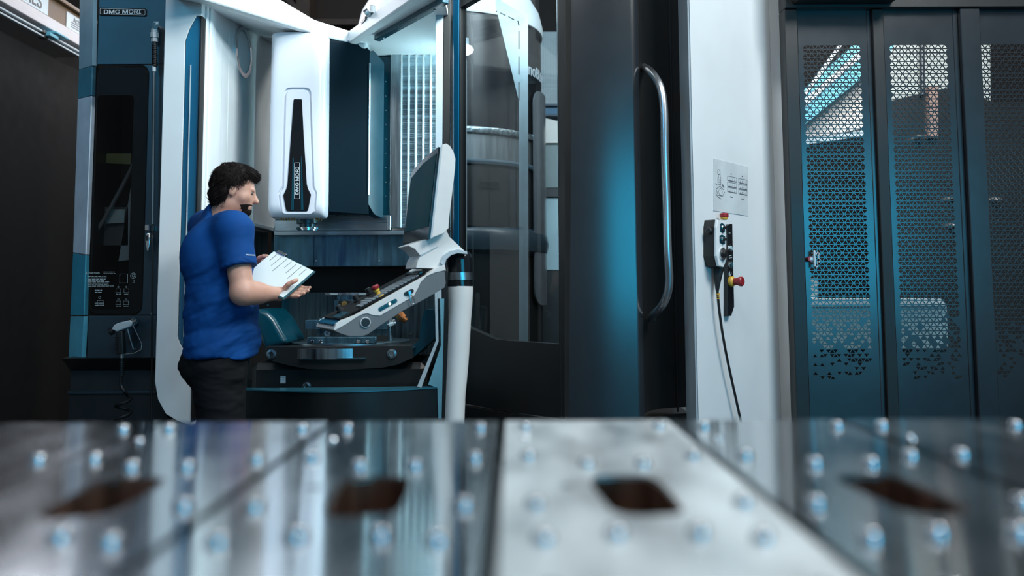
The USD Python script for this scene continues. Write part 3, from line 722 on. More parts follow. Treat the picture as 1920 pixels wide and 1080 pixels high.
part(m, 'door_handle', tube(smooth_path(H, 60), .0165, 16), ALU, 'long curved aluminium handle')

# white panel to the right of the door
W = Pl((.75, 3.50), (.67, .74))
part(m, 'white_side_panel', plan([(.75, 3.50), (.75 + .67 * .755, 3.50 + .74 * .755), (1.27, 4.2), (.78, 4.2), (.772, 3.80), (.75, 3.69)], .0, 3.0), WHITE, 'broad white panel carrying the hand control')
a_ = (.75 + .67 * .757, 3.5 + .74 * .757)
part(m, 'white_side_panel', plan([(a_[0], a_[1]), (a_[0] + .08, a_[1] + .03), (a_[0] + .08, a_[1] + .12), (a_[0], a_[1] + .12)], .0, 3.0), WHITE)
part(m, 'panel_edge_trim', plan([(.742, 3.505), (.7495, 3.503), (.7495, 3.70), (.742, 3.70)], .0, 3.0), LIGHTGREY)

# ------------------------------------------------------------------ second machine and hall seen through the smoked door
mcx, mcy, mR = -.435, 6.05, .65
zz = lambda y, Y=5.45: 1.2 + (548 - y) / 1600 * Y
sm = thing('round_machine', 'round dark machine with white crown and wavy steel band behind the smoked door', 'milling machine', (mcx, mcy, 0))
ctr = np.array([mcx, mcy, 0]); top = np.array([mcx, mcy, 1])
def band(z0, z1, prof): return lathe([mcx, mcy, 0], [mcx, mcy, 1], [(mR + dr, z) for dr, z in prof] if prof else [(mR, z0), (mR, z1)], 96)
part(sm, 'foot', band(0, zz(470), None), BLACK)
part(sm, 'skirt', band(0, 0, [(.0, zz(476)), (.035, zz(468)), (.045, zz(452)), (.035, zz(434)), (.01, zz(425)), (0, zz(424))]), look('skirt_blue_grey', (.03, .05, .065), .3), 'bulging blue grey skirt')
part(sm, 'lower_housing', band(zz(424), zz(306), None), look('housing_dark', (.016, .019, .022), .4))
part(sm, 'ledge', band(0, 0, [(0, zz(307)), (.02, zz(306)), (.025, zz(301)), (.01, zz(297)), (0, zz(296))]), look('ledge_blue_grey', (.06, .10, .125), .35))
part(sm, 'steel_band', band(zz(296), zz(247), None), look('dull_steel', (.22, .24, .25), .45, metal=.8, var=.2, scale=40, stretch=(1, 1, .05)))
part(sm, 'wavy_trim', band(0, 0, [(0, zz(249)), (.02, zz(247)), (.024, zz(241)), (.02, zz(236)), (0, zz(234))]), look('wavy_steel', (.3, .36, .38), .3, metal=.9, var=.5, scale=30, bump=.004), 'wavy steel trim ring')
rz_ = 3.02
part(sm, 'upper_band', band(zz(234), rz_, None), look('upper_band_black', (.008, .010, .012), .25))
part(sm, 'crown', band(0, 0, [(0, rz_), (.012, rz_), (.014, rz_ + .06), (-.01, rz_ + .16), (-.08, rz_ + .28), (-.3, rz_ + .33)]), WHITE, 'white rounded crown')
bp = part(sm, 'recess_door', lathe([mcx, mcy, 0], [mcx, mcy, 1], [(mR + .006, zz(420)), (mR + .006, zz(314))], 96), BLACK) if False else None
dm = extr(rnd(sbox(-.46, zz(424), .0, zz(314)), .05), .012); 
def wrap(mesh, phi0, R0):
    """Bends a flat mesh (x along, y up, z out) round the machine's axis, x = 0 landing at angle phi0."""
    mesh = mesh.copy(); mesh = mesh.subdivide_to_size(.04) if mesh.extents[0] > .2 else mesh
    v = mesh.vertices.copy(); g = phi0 + v[:, 0] / R0; r = R0 + v[:, 2]
    mesh.vertices = np.c_[mcx + r * np.sin(g), mcy - r * np.cos(g), v[:, 1]]
    return mesh
part(sm, 'access_door', wrap(dm, math.radians(38), mR + .004), BLACK, 'dark access door')
part(sm, 'door_grip', wrap(extr(sbox(-.20, zz(352), -.08, zz(340)), .02), math.radians(38), mR + .014), BLACKGLOSS)
tm = meshkit.text_mesh('monoBLOCK', .074, .003, False); b = tm.bounds
tm.apply_translation([-(b[0][0] + b[1][0]) / 2, zz(137, 5.75), 0]); tm.vertices[:, 0] *= 1.0
part(sm, 'lettering', wrap(tm, math.radians(71), mR + .002), PRINTWHITE, 'white lettering on the black band')
sh = extr(rnd(sbox(-.20, zz(572, 5.85), .34, zz(170, 5.85)), .10), .01)
part(sm, 'curved_window', wrap(sh, math.radians(77), mR + .02), look('curved_pane_grey', (.22, .24, .26), .25, metal=.4), 'pale curved side window')
pl_ = Pl((0, 4.55))
t = thing('sheet_metal_guard', 'grey sheet metal guard with a dashed cut line behind the smoked door', 'guard sheet', pl_.w(*pl_.uv(980, 560), 0) * [1, 1, 0])
part(t, 'sheet', pl_.ex(pl_.pts([(929, -30), (929, 10), (973, 190), (973, 740), (990, 740), (990, 31), (940, 2), (935, -30)]), .004), look('guard_grey', (.42, .47, .49), .4, metal=.3, var=.15, scale=5))
dash = [[(930, 21), (932, 22)], [(938, 24), (948, 29)], [(953, 31), (964, 37)], [(971, 39), (973, 48)]] + [[(973, y), (973, y + 34)] for y in (58, 106, 154)]
part(t, 'dashed_line', cat([pl_.m(extr(LineString(pl_.pts(d)).buffer(.003, cap_style='flat'), .0012, 0)) for d in dash]), BLACK)
t = thing('hanging_lamp', 'small bright hanging lamp seen through the top left of the smoked door', 'lamp', at(874, 95, 4.6))
part(t, 'bulb', lathe(at(874, 103, 4.6), at(874, 84, 4.6), [(.012, 0), (.034, .012), (.042, .03), (.03, .048), (.012, .055)]), glow('bulb_light', (1, .97, .93), 7.0))
part(t, 'socket', cyl(at(874, 84, 4.6), at(874, 72, 4.6), .015), LIGHTGREY)
part(t, 'cable', tube([at(874, 72, 4.6), at(873, -60, 4.6)], .004), BLACK)

BG = Pl((0, 8.0))
t = thing('corrugated_partition', 'pale corrugated partition seen in the narrow gap beside the round machine', 'partition', (.3, 8, 0))
part(t, 'sheet', BG.ex(BG.pts([(985, 60), (1080, 60), (1080, 540), (985, 540)]), .03), look('corrugated_pale', (.30, .42, .44), .6, var=.1))
part(t, 'ribs', cat([BG.ex(BG.pts([(988 + 3.2 * k, 60), (989.6 + 3.2 * k, 60), (989.6 + 3.2 * k, 540), (988 + 3.2 * k, 540)]), .02, .012) for k in range(28)]), PRINTWHITE, kind='stuff')
t = thing('blue_girder', 'bright blue steel girder crossing the gap beside the round machine', 'girder', (.3, 7.8, 2.8))
B2 = Pl((0, 7.8))
part(t, 'web', B2.ex(B2.pts([(960, 201), (1110, 201), (1110, 216), (960, 216)]), .05), BLUEPAINT)
part(t, 'flange', cat([B2.ex(B2.pts([(960, y), (1110, y), (1110, y + 4), (960, y + 4)]), .12, .04) for y in (196, 215)]), look('girder_dark_blue', (.006, .04, .08), .4))
B3 = Pl((0, 6.8))
part(t, 'post', B2.ex(B2.pts([(1086, 201), (1100, 201), (1100, 800), (1086, 800)]), .12, .02), BLUEPAINT)
t = thing('far_machine', 'white machine housing with a bright panel in the gap beside the round machine', 'machine', (.32, 7, 0))
part(t, 'canopy', B3.ex(B3.pts([(1016, 220), (1100, 240), (1100, 268), (1016, 268)]), .5), look('far_white', (.75, .74, .70), .5))
part(t, 'upper_panel', B3.ex(B3.pts([(1000, 270), (1100, 270), (1100, 351), (1000, 351)]), .3, -.02), look('far_grey', (.22, .28, .29), .5))
part(t, 'cross_bar', B3.ex(B3.pts([(1000, 353), (1100, 353), (1100, 369), (1000, 369)]), .3, .01), look('far_dark', (.05, .055, .06), .5))
part(t, 'front_panel', B3.ex(B3.pts([(1006, 371), (1100, 371), (1100, 506), (1006, 506)]), .3, -.01), look('far_pale_blue', (.42, .60, .66), .45, var=.1, scale=4))
part(t, 'base', B3.ex(B3.pts([(1000, 508), (1100, 508), (1100, 830), (1000, 830)]), .3, .02), look('far_base', (.03, .04, .045), .5))

# ------------------------------------------------------------------ perforated machine enclosure on the right
E = Pl((0, 3.90))
pe = thing('perforated_enclosure', 'black machine enclosure on the right with three perforated door leaves', 'machine enclosure', (2.0, 4.0, 0))
ztop = E.uv(1600, 20)[1]
ux = lambda x: E.uv(x, 400)[0]
zE = lambda y: E.uv(1600, y)[1]
zbot = .55
RV = random.Random(11)


def perforated(u0, u1, h0, h1, seed):
    """A door leaf whose triangular holes thin out towards the bottom."""
    rr = random.Random(seed); pitch, rowh = .0312, .0198
    tris = []; z = zE(84); row = 0; zend = zE(716)
    while z - rowh > zend:
        dens = 1.0 if z > zE(585) else max(0, (z - zend) / (zE(585) - zend)) ** .8
        if z > zE(500) and z <= zE(585):
            dens = .985
        x = h0; k = row % 2
        while x + pitch * .5 < h1:
            g = .0058
            if rr.random() < dens:
                w, hh = (pitch - g) * .5, rowh - .0046
                xc = x + pitch * .5; zc = z - .0023
                up = (k % 2 == 0)
                tris.append([(xc - w * .86, zc - hh), (xc + w * .86, zc - hh), (xc, zc)] if up else [(xc, zc - hh), (xc + w * .86, zc), (xc - w * .86, zc)])
            x += pitch * .5; k += 1
        z -= rowh; row += 1
    plate = manifold3d.CrossSection([[(u0, zbot), (u1, zbot), (u1, ztop), (u0, ztop)]])
    holes = manifold3d.CrossSection(tris, manifold3d.FillRule.NonZero)
    mm = (plate - holes).extrude(.003).to_mesh()
    return trimesh.Trimesh(mm.vert_properties[:, :3], mm.tri_verts, process=False)


leaf_l = ['left perforated door leaf with the key lock', 'middle perforated door leaf', 'right perforated door leaf']
leaves = []
for k, (x0, x1, ha, hb) in enumerate([(1503, 1640, 1513, 1626), (1668, 1804, 1678, 1791), (1850, 2010, 1850, 2000)]):
    pr_ = perforated(ux(x0), ux(x1), ux(ha), ux(hb), 5 + k)
    pr_.apply_translation([0, 0, -.003])
    lf = part(pe, 'door_leaf', E.m(pr_), PERFBLUE, leaf_l[k], smooth=False); leaves.append(lf)
    part(lf, 'edge_return', lbox(E, ux(x1) - .004, ux(x1) + .020, zbot, ztop, -.03, .004, .002), PERFBLUE)
for k, (x0, x1, o_, mt) in enumerate([(1478, 1503, .03, BLACK), (1646, 1667, .025, BLACK), (1812, 1849, .03, PERFBLUE)]):
    part(pe, 'post', lbox(E, ux(x0), ux(x1), 0, ztop, -.05, o_, .003), mt)
part(pe, 'header', lbox(E, ux(1478), ux(2010), ztop, 2.95, -.05, .04, .004), BLACK)
part(pe, 'header_box', lbox(E, ux(1492), ux(1682), zE(13), 2.95, .04, .16, .01), BLACK)
part(pe, 'kick_plate', lbox(E, ux(1478), ux(2010), 0, zbot, -.05, .02, .004), BLACK)
lk = part(leaves[0], 'lock', cyl(E.w(*E.uv(1516, 486), 0), E.w(*E.uv(1516, 486), .03), .012), RED, 'red lock barrel')
q0 = E.w(*E.uv(1522, 486), .035)
part(leaves[0], 'lock_key', cat([lbox(E, E.uv(1520.5, 486)[0], E.uv(1524.5, 486)[0], E.uv(1522, 501)[1], E.uv(1522, 470)[1], .025, .04, .003),
    tube([E.w(*E.uv(x, y), .045) for x, y in ((1524, 478), (1527, 472), (1529, 476), (1528, 484), (1531, 488), (1529, 493), (1526, 490), (1527, 500), (1524, 502))], .0022), lbox(E, E.uv(1514, 486)[0], E.uv(1524, 486)[0], E.uv(1520, 489)[1], E.uv(1520, 483)[1], .02, .032, .002)]), ZINC, 'chrome key hanging in the lock')

# things in the hall behind the perforated leaves
Q = Pl((0, 4.9)); R6 = Pl((0, 6.2))
t = thing('white_control_cabinet', 'low white cabinet standing behind the lower part of the perforated doors', 'cabinet', Q.w(*Q.uv(1640, 560), 0) * [1, 1, 0])
part(t, 'housing', Q.ex(rnd(Q.pts([(1505, 562), (1765, 562), (1775, 575), (1778, 655), (1505, 655)]), .01), .35), look('cabinet_blue_white', (.36, .50, .54), .4))
part(t, 'top_edge', Q.ex(rnd(Q.pts([(1500, 560), (1764, 560), (1774, 573), (1500, 575)]), .008), .36, .012), glow('cabinet_top_light', (.8, .93, 1.0), 0.9) if False else WHITE)
part(t, 'mast', Q.ex(Q.pts([(1519, 522), (1534, 522), (1534, 562), (1519, 562)]), .03), WHITE)
part(t, 'base', Q.ex(Q.pts([(1505, 656), (1778, 656), (1778, 1000), (1505, 1000)]), .35, -.02), BLACK)
t = thing('pale_machine_canopy', 'large pale machine canopy seen through the top of the left perforated door', 'machine canopy', (2.3, 6.3, 0))
part(t, 'sloped_panel', R6.ex(R6.pts([(1480, 260), (1480, 215), (1640, 118), (1640, 236), (1560, 252)]), .3), CREAM)
part(t, 'lower_edge', R6.ex(R6.pts([(1478, 262), (1560, 254), (1642, 240), (1642, 252), (1478, 276)]), .32, .01), LIGHTGREY)
part(t, 'stand', R6.ex(R6.pts([(1500, 276), (1520, 276), (1520, 900), (1500, 900)]), .1, -.1), BLACK)
t = thing('slanted_duct', 'turquoise slanted duct behind the top corner of the left perforated door', 'duct', R6.w(*R6.uv(1580, 150), .1))
part(t, 'duct_body', R6.ex(R6.pts([(1470, 262), (1470, 200), (1625, 60), (1680, 60), (1650, 115)]), .12, .14), CYAN)
part(t, 'duct_seam', cat([R6.ex(LineString(R6.pts([(1480, 215), (1640, 75)])).buffer(.02), .02, .155), R6.ex(LineString(R6.pts([(1490, 195), (1575, 75)])).buffer(.012), .02, .155)]), PRINTWHITE)
part(t, 'hanger', cat([R6.ex(R6.pts([(1560, -200), (1564, -200), (1564, 130), (1560, 130)]), .03, .10)]), BLACK)
R7 = Pl((0, 6.9))
t = thing('pale_wall_cladding', 'pale wall cladding lit by the hall lamp behind the middle perforated door', 'wall cladding', (3.4, 6.9, 0))
part(t, 'cladding', R7.ex(R7.pts([(1655, 40), (1857, 40), (1857, 190), (1800, 160), (1740, 172), (1655, 192)]), .1), look('cladding_grey', (.42, .46, .45), .6, var=.06))
part(t, 'down_pipe', cyl(R7.w(*R7.uv(1726, 40), .03), R7.w(*R7.uv(1726, 180), .03), .02), DARKBLUE)
part(t, 'lower_wall', R7.ex(R7.pts([(1655, 193), (1740, 173), (1800, 161), (1857, 191), (1990, 191), (1990, 1000), (1655, 1000)]), .1), BLACK)
part(t, 'pinkish_column', R7.ex(R7.pts([(1735, 165), (1752, 165), (1752, 260), (1735, 260)]), .06, .06), look('pinkish_column_paint', (.30, .20, .17), .6))
FIT = [(1782, 374, 'chrome pipe fitting glinting behind the right edge of the middle perforated door, upper one'), (1783, 424, 'chrome pipe fitting glinting behind the right edge of the middle perforated door, lower one'), (1720, 260, 'chrome pipe fitting glinting behind the upper middle of the middle perforated door'), (1862, 376, 'chrome pipe fitting glinting behind the left edge of the right perforated door')]
for x, y, lb in FIT:
    q = R7.w(*R7.uv(x, y), .05)
    t = thing('pipe_fitting', lb, 'pipe fitting', q, 'chrome fittings behind the perforated doors')
    part(t, 'nut', lathe(q, q + R7.n, [(.026, -.05), (.026, .02), (.02, .03)], 6), CHROME)
    part(t, 'stub', lathe(q, q + R7.n, [(.013, .02), (.013, .06)], 12), CHROME)

# ------------------------------------------------------------------ hand control, button bar and notice on the white panel
hc = thing('notice_sheet', 'translucent notice sheet with fine line drawings on the white panel', 'notice', W.w(*W.uv(1370, 350), 0))
qd = [W.uv(1337, 297), W.uv(1402, 313), W.uv(1402, 405), W.uv(1337, 395)]
part(hc, 'sheet', W.ex(qd, .0015, .002), look('notice_film', (.60, .66, .68), .35))
O = .0028
def wl(pts, w=.0014): return W.m(extr(LineString(W.pts(pts)).buffer(w, cap_style='flat'), .0006, .0021))
def wr(x, y, r, w=.0016):
    c = Point(W.uv(x, y)).buffer(r); return W.m(extr(c.difference(c.buffer(-w)), .0006, .0021))
ln = [wr(1347, 323, .012), wr(1348, 330, .010), wl([(1345, 333), (1345.5, 349)]), wl([(1350, 332), (1350.5, 348)]), wl([(1342, 354), (1349, 349), (1356, 356)]), wl([(1342, 356), (1346, 366), (1354, 368), (1358, 360)]), wr(1350, 360, .016), wl([(1341, 362), (1345, 369), (1351, 373)]), wl([(1353, 346), (1357, 352)], .004), wl([(1340, 344), (1344, 347)])]
ln += [wl([(1346, 337 + 4 * k), (1350, 338 + 4 * k)], .0012) for k in range(3)]
for cx0, cx1 in ((1363, 1380), (1384, 1400)):
    for k, y in enumerate((330, 341, 351)):
        s_ = .23 - .0008 * (y - 305); yy = lambda x, y0=y: y0 + (x - 1363) * s_
        ln += [wl([(cx0, yy(cx0)), (cx0, yy(cx0) + 8), (cx1, yy(cx1) + 8), (cx1, yy(cx1)), (cx0, yy(cx0))], .0008), wl([(cx0 + 2, yy(cx0) + 8.4), (cx1, yy(cx1) + 8)], .0022)]
        ln += [wl([(cx0 + 3 + 3.4 * j, yy(cx0 + 3 + 3.4 * j) + 4), (cx0 + 4 + 3.4 * j, yy(cx0 + 4 + 3.4 * j) + 7)], .0012) for j in range(4)]
    ln += [wl([(cx0 + 5, 369 + (cx0 - 1363) * .19), (cx0 + 10, 370 + (cx0 - 1363) * .19)], .0018), wl([(cx0 + 6, 326 + (cx0 - 1363) * .22), (cx0 + 8, 326.5 + (cx0 - 1363) * .22)], .002)]
part(hc, 'line_drawing', cat(ln), INK, 'grey line drawings and small tables')

rc = thing('hand_control', 'black and white handheld control unit with red stop button hanging on the white panel', 'hand control', W.w(*W.uv(1343, 455), .03))
def wp(pix, out): return W.pts(pix, out)
T_ = .062
side = rnd(W.pts([(1346, 411), (1361, 416), (1362.5, 440), (1362.5, 487), (1357, 502), (1348, 499), (1344, 480), (1344, 425)], T_), .004)
part(rc, 'rear_shell', W.exb(side.convex_hull, T_ - .004, T_ - .006, .012), RUBBER, 'black rear shell')
part(rc, 'face_plate', W.exb(side.convex_hull.buffer(-.001), .012, T_, .003), WHITE, 'white face plate')
for (pix) in ([(1350, 420), (1353, 418), (1358, 421), (1359, 434), (1355, 437), (1350, 434)], [(1349, 442), (1353, 440), (1359, 443), (1359, 457), (1355, 458), (1349, 455)]):
    part(rc, 'dial_field', W.ex(rnd(W.pts(pix, T_), .003), .002, T_ + .002), TEAL)
for x, y, r, rr_ in ((1354, 427, .011, CHROME), (1353.5, 449, .011, CHROME), (1354, 476, .027, CHROME)):
    q = W.w(*W.uv(x, y, T_), T_)
    part(rc, 'dial_ring', lathe(q, q + W.n, [(r, 0), (r, .005), (r * .8, .007)]), rr_)
    part(rc, 'dial_knob', lathe(q, q + W.n, [(r * .6, .006), (r * .6, .016), (r * .5, .02)]), RUBBER)
q = W.w(*W.uv(1358, 470, T_), T_); part(rc, 'crank_handle', lathe(q, q + W.n, [(.006, .01), (.007, .03), (.005, .032)]), RUBBER)
q0, q1 = W.w(*W.uv(1345, 411), .032), W.w(*W.uv(1345, 400), .032)
part(rc, 'stop_collar', lathe(q0, q1, [(.012, -.004), (.015, .0), (.015, .004)]), YELLOW, 'yellow collar')
part(rc, 'stop_button', lathe(q0, q1, [(.012, .004), (.0185, .007), (.0185, .020), (.014, .024)]), RED, 'red emergency stop button')
q = W.w(side.bounds[0] - .0, W.uv(1345, 436)[1], .03); part(rc, 'side_button', lathe(q, q - W.a, [(.014, -.004), (.014, .006), (.010, .010)]), RUBBER)
tp = [W.w(*W.uv(1348, 500, .03), .03), W.w(*W.uv(1346, 520, .03), .03), W.w(*W.uv(1345, 545, .03), .03)]
part(rc, 'strain_relief', tube(smooth_path(tp, 12), np.linspace(.024, .007, 12)), RUBBER)
cb = [W.w(*W.uv(1345, 543, .03), .03), W.w(*W.uv(1349, 585, .03), .03), W.w(*W.uv(1359, 650, .03), .03), W.w(*W.uv(1374, 722, .03), .03), W.w(*W.uv(1389, 790, .03), .03), W.w(*W.uv(1404, 870, .03), .03)]
part(rc, 'cable', tube(smooth_path(cb, 30), .0055), RUBBER, 'black cable')
part(rc, 'cable_marker', cat([cyl(W.w(*W.uv(1346 + .3 * k, 550 + 4 * k, .03), .03), W.w(*W.uv(1346.2 + .3 * k, 552 + 4 * k, .03), .03), .0075) for k in range(3)]), YELLOW)

bb = thing('button_bar', 'narrow black button bar with red stop knob beside the hand control', 'button bar', W.w(*W.uv(1369, 505), .01))
bar = W.pts([(1365, 423), (1367.5, 420), (1373, 420), (1376.5, 575), (1371, 592), (1364.5, 593)], .02)
part(bb, 'bar', W.ex(bar, .02, .02), BLACKGLOSS)
for x, y, mt in ((1368, 466, look('pale_button', (.35, .5, .56), .25)), (1369, 496.5, look('teal_button', (.02, .08, .1), .25))):
    q = W.w(*W.uv(x, y, .02), .02)
    part(bb, 'button_ring', lathe(q, q + W.n, [(.017, 0), (.017, .005), (.012, .006)]), CHROME)
    part(bb, 'button', lathe(q, q + W.n, [(.011, .004), (.011, .009), (.009, .010)]), mt)
an = [W.w(*W.uv(x, y, .021), .0212) for x, y in ((1368, 509), (1368.3, 516))]
part(bb, 'anchor_symbol', cat([tube(an, .0014, 6), tube([W.w(*W.uv(x, y, .021), .0212) for x, y in ((1365.5, 512), (1366.5, 516), (1368.4, 517), (1370.3, 515), (1371, 511.5))], .0012, 6)]), PRINTWHITE)
part(bb, 'printed_mark', cat([W.m(extr(LineString(W.pts(p_, .02)).buffer(.0012), .0008, .0201)) for p_ in ([(1367, 480), (1371, 479)], [(1367, 484), (1372, 483)], [(1366.5, 437), (1369, 437)])]), PRINTWHITE)
q = W.w(*W.uv(1369.5, 528, .02), .02)
part(bb, 'stop_collar', lathe(q, q + W.n, [(.022, 0), (.022, .012), (.016, .018)]), YELLOW, 'yellow collar')
part(bb, 'stop_knob', lathe(q, q + W.n, [(.013, .015), (.016, .034), (.021, .046), (.021, .054), (.017, .058)]), RED, 'red stop knob')

# ------------------------------------------------------------------ operator console on its column
SP = at(840, 500, 3.30)
S = Pl((SP[0], SP[1]), (.92, .39))
CWD = .36
oc = thing('control_console', 'white operator console with tilted screen and sloping keyboard on a white column', 'control console', [*at(862, 540, 3.42)[:2], 0])
up = [(626, 618), (630.5, 607), (642, 600), (667, 590.5), (702, 570.5), (753, 541.5), (804, 513), (822, 500), (834, 497), (836, 508)]
lowr = [(834, 507), (816, 511), (800, 518), (789, 529), (784, 540), (776, 555), (755, 567.5), (732, 580.5), (713, 592), (699, 591), (689, 587.5), (680, 589), (670, 594), (649, 608), (627, 620)]
part(oc, 'desk_band', S.ex(S.pts(up + lowr), CWD, 0), WARMWHITE, 'white upper shell of the sloping desk')
low = [(627, 620), (649, 608.2), (670, 594.2), (680, 589.2), (689, 587.7), (699, 591.2), (713, 592.2), (732, 580.7), (755, 567.7), (776, 555.2), (784, 540), (789, 529.2), (800, 518.2), (816, 511.2), (834, 507.5), (836, 530), (834, 539), (804, 557), (755, 583), (714, 610), (690, 627), (679, 630.5), (656, 630.5), (640, 626)]
part(oc, 'desk_underside', S.ex(P(S.pts(low)), CWD - .004, -.002), GREY, 'grey lower shell of the desk')
part(oc, 'nose_bumper', S.ex(rnd(S.pts([(628, 613), (630.5, 605), (655, 592), (657, 600), (640, 609), (631, 617)]), .002), CWD - .06, -.03), TEAL) if False else None
c = S.uv(685, 604.5); q = S.w(*c, 0)
part(oc, 'side_cap', lathe(q, q + S.n, [(.0165, .0), (.0165, .0045), (.0150, .006)]), BLACK, 'round dark cap')
part(oc, 'cap_ring', lathe(q, q + S.n, [(.0195, .0), (.0195, .003), (.0185, .004)]), PRINTWHITE)
a, b = S.uv(713, 579.5), S.uv(741, 564)
led = part(oc, 'status_window', S.ex(LineString([a, b]).buffer(.0075), .004, .002), BLACKGLOSS, 'dark slot with status lamps')
for k in range(4):
    f = (k + .5) / 4; w = (a[0] + (b[0] - a[0]) * f, a[1] + (b[1] - a[1]) * f)
    part(led, 'status_lamp', S.ex(Point(w).buffer(.0046), .001, .003), glow('lit_status_lamp', (1.0, .97, .8), 2.0) if k == 2 else TEAL, 'lit status lamp' if k == 2 else None)
a, b = S.uv(761, 551), S.uv(772, 545.5)
part(oc, 'key_socket', S.ex(LineString([a, b]).buffer(.0075), .004, .003), BLACK)
part(oc, 'key', cat([S.ex(S.pts([(764, 547), (769, 545), (770, 552), (766, 554)]), .008, .010), tube([S.w(*S.uv(x, y), .008) for x, y in ((768, 551), (767.5, 559), (769, 566), (772.5, 570), (776, 569), (777, 565), (774.5, 559), (769, 551))], .0016)]), STEEL, 'key on a wire loop')
# desk-top frame: s along the slope from its nose, w away from the camera, h above the surface
uA, uB = S.uv(642, 600), S.uv(806, 512)
tl = math.hypot(uB[0] - uA[0], uB[1] - uA[1]); tu, tz = (uB[0] - uA[0]) / tl, (uB[1] - uA[1]) / tl
KM = np.eye(4)
KM[:3, 0] = S.a * tu + np.array([0, 0, tz]); KM[:3, 1] = -S.n; KM[:3, 2] = -S.a * tz + np.array([0, 0, tu]); KM[:3, 3] = S.w(*uA, 0)
def K(mesh):
    mesh = mesh.copy(); mesh.apply_transform(KM); return mesh
def kp(s, w, h): return KM[:3, 3] + KM[:3, 0] * s + KM[:3, 1] * w + KM[:3, 2] * h
part(oc, 'key_field', K(extr(rnd(sbox(-.005, .018, tl - .005, CWD - .018), .02), .006, .0)), look('matte_black_field', (.008, .009, .010), .7, spec=.15), 'black key field on the desk')
part(oc, 'palm_pad', K(extr(rnd(sbox(-.035, .02, -.003, CWD - .02), .012), .006, -.006)), STRIPGLASS, 'blue front pad')
part(oc, 'touch_pad', K(bx(-.002, .045, .05, .17, .006, .009, .001)), TEAL)
for i in range(17):
    s0 = .085 + i * .0172
    if s0 + .016 > tl - .03:
        break
    for j in range(7):
        if i in (4, 5) and j > 2 or (i < 2 and j > 3):
            continue
        w0 = .024 + j * .0200
        part(oc, 'key_cap', K(bx(s0, s0 + .0145, w0, w0 + .0165, .006, .0125, .002)), KEYGREY, smooth=False)
part(oc, 'key_rail', K(bx(tl - .035, tl - .012, .03, .22, .006, .02, .004)), BLACKGLOSS)
for s0, w0 in ((.045, .21), (.13, .25), (.19, .26)):
    part(oc, 'override_dial', lathe(kp(s0, w0, .006), kp(s0, w0, 1), [(.016, 0), (.016, .007), (.0125, .009), (.012, .026), (.010, .028)]), RUBBER, 'black override dial')
s0, w0 = .185, .10
e0, e1 = kp(s0, w0, .006), kp(s0, w0, 1.0)
part(oc, 'stop_collar', lathe(e0, e1, [(.0135, 0), (.0135, .004), (.009, .006), (.009, .015), (.0115, .017), (.0115, .025)]), YELLOW, 'yellow collar of the stop button')
part(oc, 'stop_button', lathe(e0, e1, [(.009, .025), (.0145, .028), (.0155, .036), (.012, .041)]), RED, 'red mushroom stop button')
part(oc, 'yellow_plate', K(bx(.165, .185, .02, .04, .006, .010, .001)), YELLOW)
# neck and screen
def far(pts, w, dz=0.0, sc=1.0):
    return [tuple(S.w(u, z + dz * max(0, (z - 1.3)) / .3, -w)) for u, z in pts]
neck = S.pts([(770, 459.5), (808, 446), (841, 428), (848, 443), (862, 456), (877, 470), (861, 470), (846, 478), (838, 490), (835, 506), (820, 503), (785, 502), (788, 489), (793.5, 479), (783, 466)])
part(oc, 'neck', S.ex(rnd(neck, .002), .15, -.035), WARMWHITE, 'white curved neck under the screen')
part(oc, 'neck_crease', S.ex(S.pts([(792, 477), (806, 470), (825, 461), (826, 462), (808, 472), (794, 480)]), .004, -.033), LIGHTGREY)
cas = S.pts([(829, 271.5), (836, 269), (843, 273), (850, 284), (854, 298), (853, 318), (847, 368), (842, 410), (841, 428), (832, 437), (809, 446)])
part(oc, 'screen_housing', loft(far(cas, 0), far(cas, CWD - .01, -.055)), WARMWHITE, 'white rounded screen housing', smooth=40)
bez = S.pts([(826, 274), (829, 271.5), (809, 446), (806, 447)])
part(oc, 'screen_frame', loft(far(S.pts([(825.5, 276), (829.5, 273), (810, 447), (806.5, 448)]), -.001), far(S.pts([(825.5, 276), (829.5, 273), (810, 447), (806.5, 448)]), CWD - .0, -.055)), LIGHTGREY, 'grey metal screen frame')
g = S.pts([(825.5, 276), (806.5, 448)]); (gu0, gz0), (gu1, gz1) = g
# screen plane: along slope (t) and depth (w)
tt = np.array(S.a) * (gu0 - gu1) + np.array([0, 0, gz0 - gz1]); sl = np.linalg.norm(tt); tt /= sl
SM = np.eye(4); SM[:3, 0] = S.n; SM[:3, 1] = tt; SM[:3, 2] = np.cross(S.n, tt); SM[:3, 3] = S.w(gu1, gz1, 0)
def scr(poly, t, h0):
    q = extr(poly, t, h0); q.apply_transform(SM); return q
zsgn = 1.0 if np.dot(SM[:3, 2], -S.a) > 0 else -1.0
outl = [(0, 0), (-CWD, 0), (-CWD, sl * .80), (-CWD * .93, sl * .865), (-CWD * .5, sl * .95), (0, sl * 1.0)]
inl = [(-.012, .048), (-CWD + .02, .048), (-CWD + .02, sl * .77), (-CWD * .5, sl * .885), (-.012, sl * .93)]
part(oc, 'screen_bezel', scr(Polygon(outl), .008, 0 if zsgn > 0 else -.008), BLACKGLOSS, 'black glass screen bezel')
part(oc, 'screen_glass', scr(Polygon(inl), .002, .008 if zsgn > 0 else -.010), SCREEN, 'dark teal switched off screen')
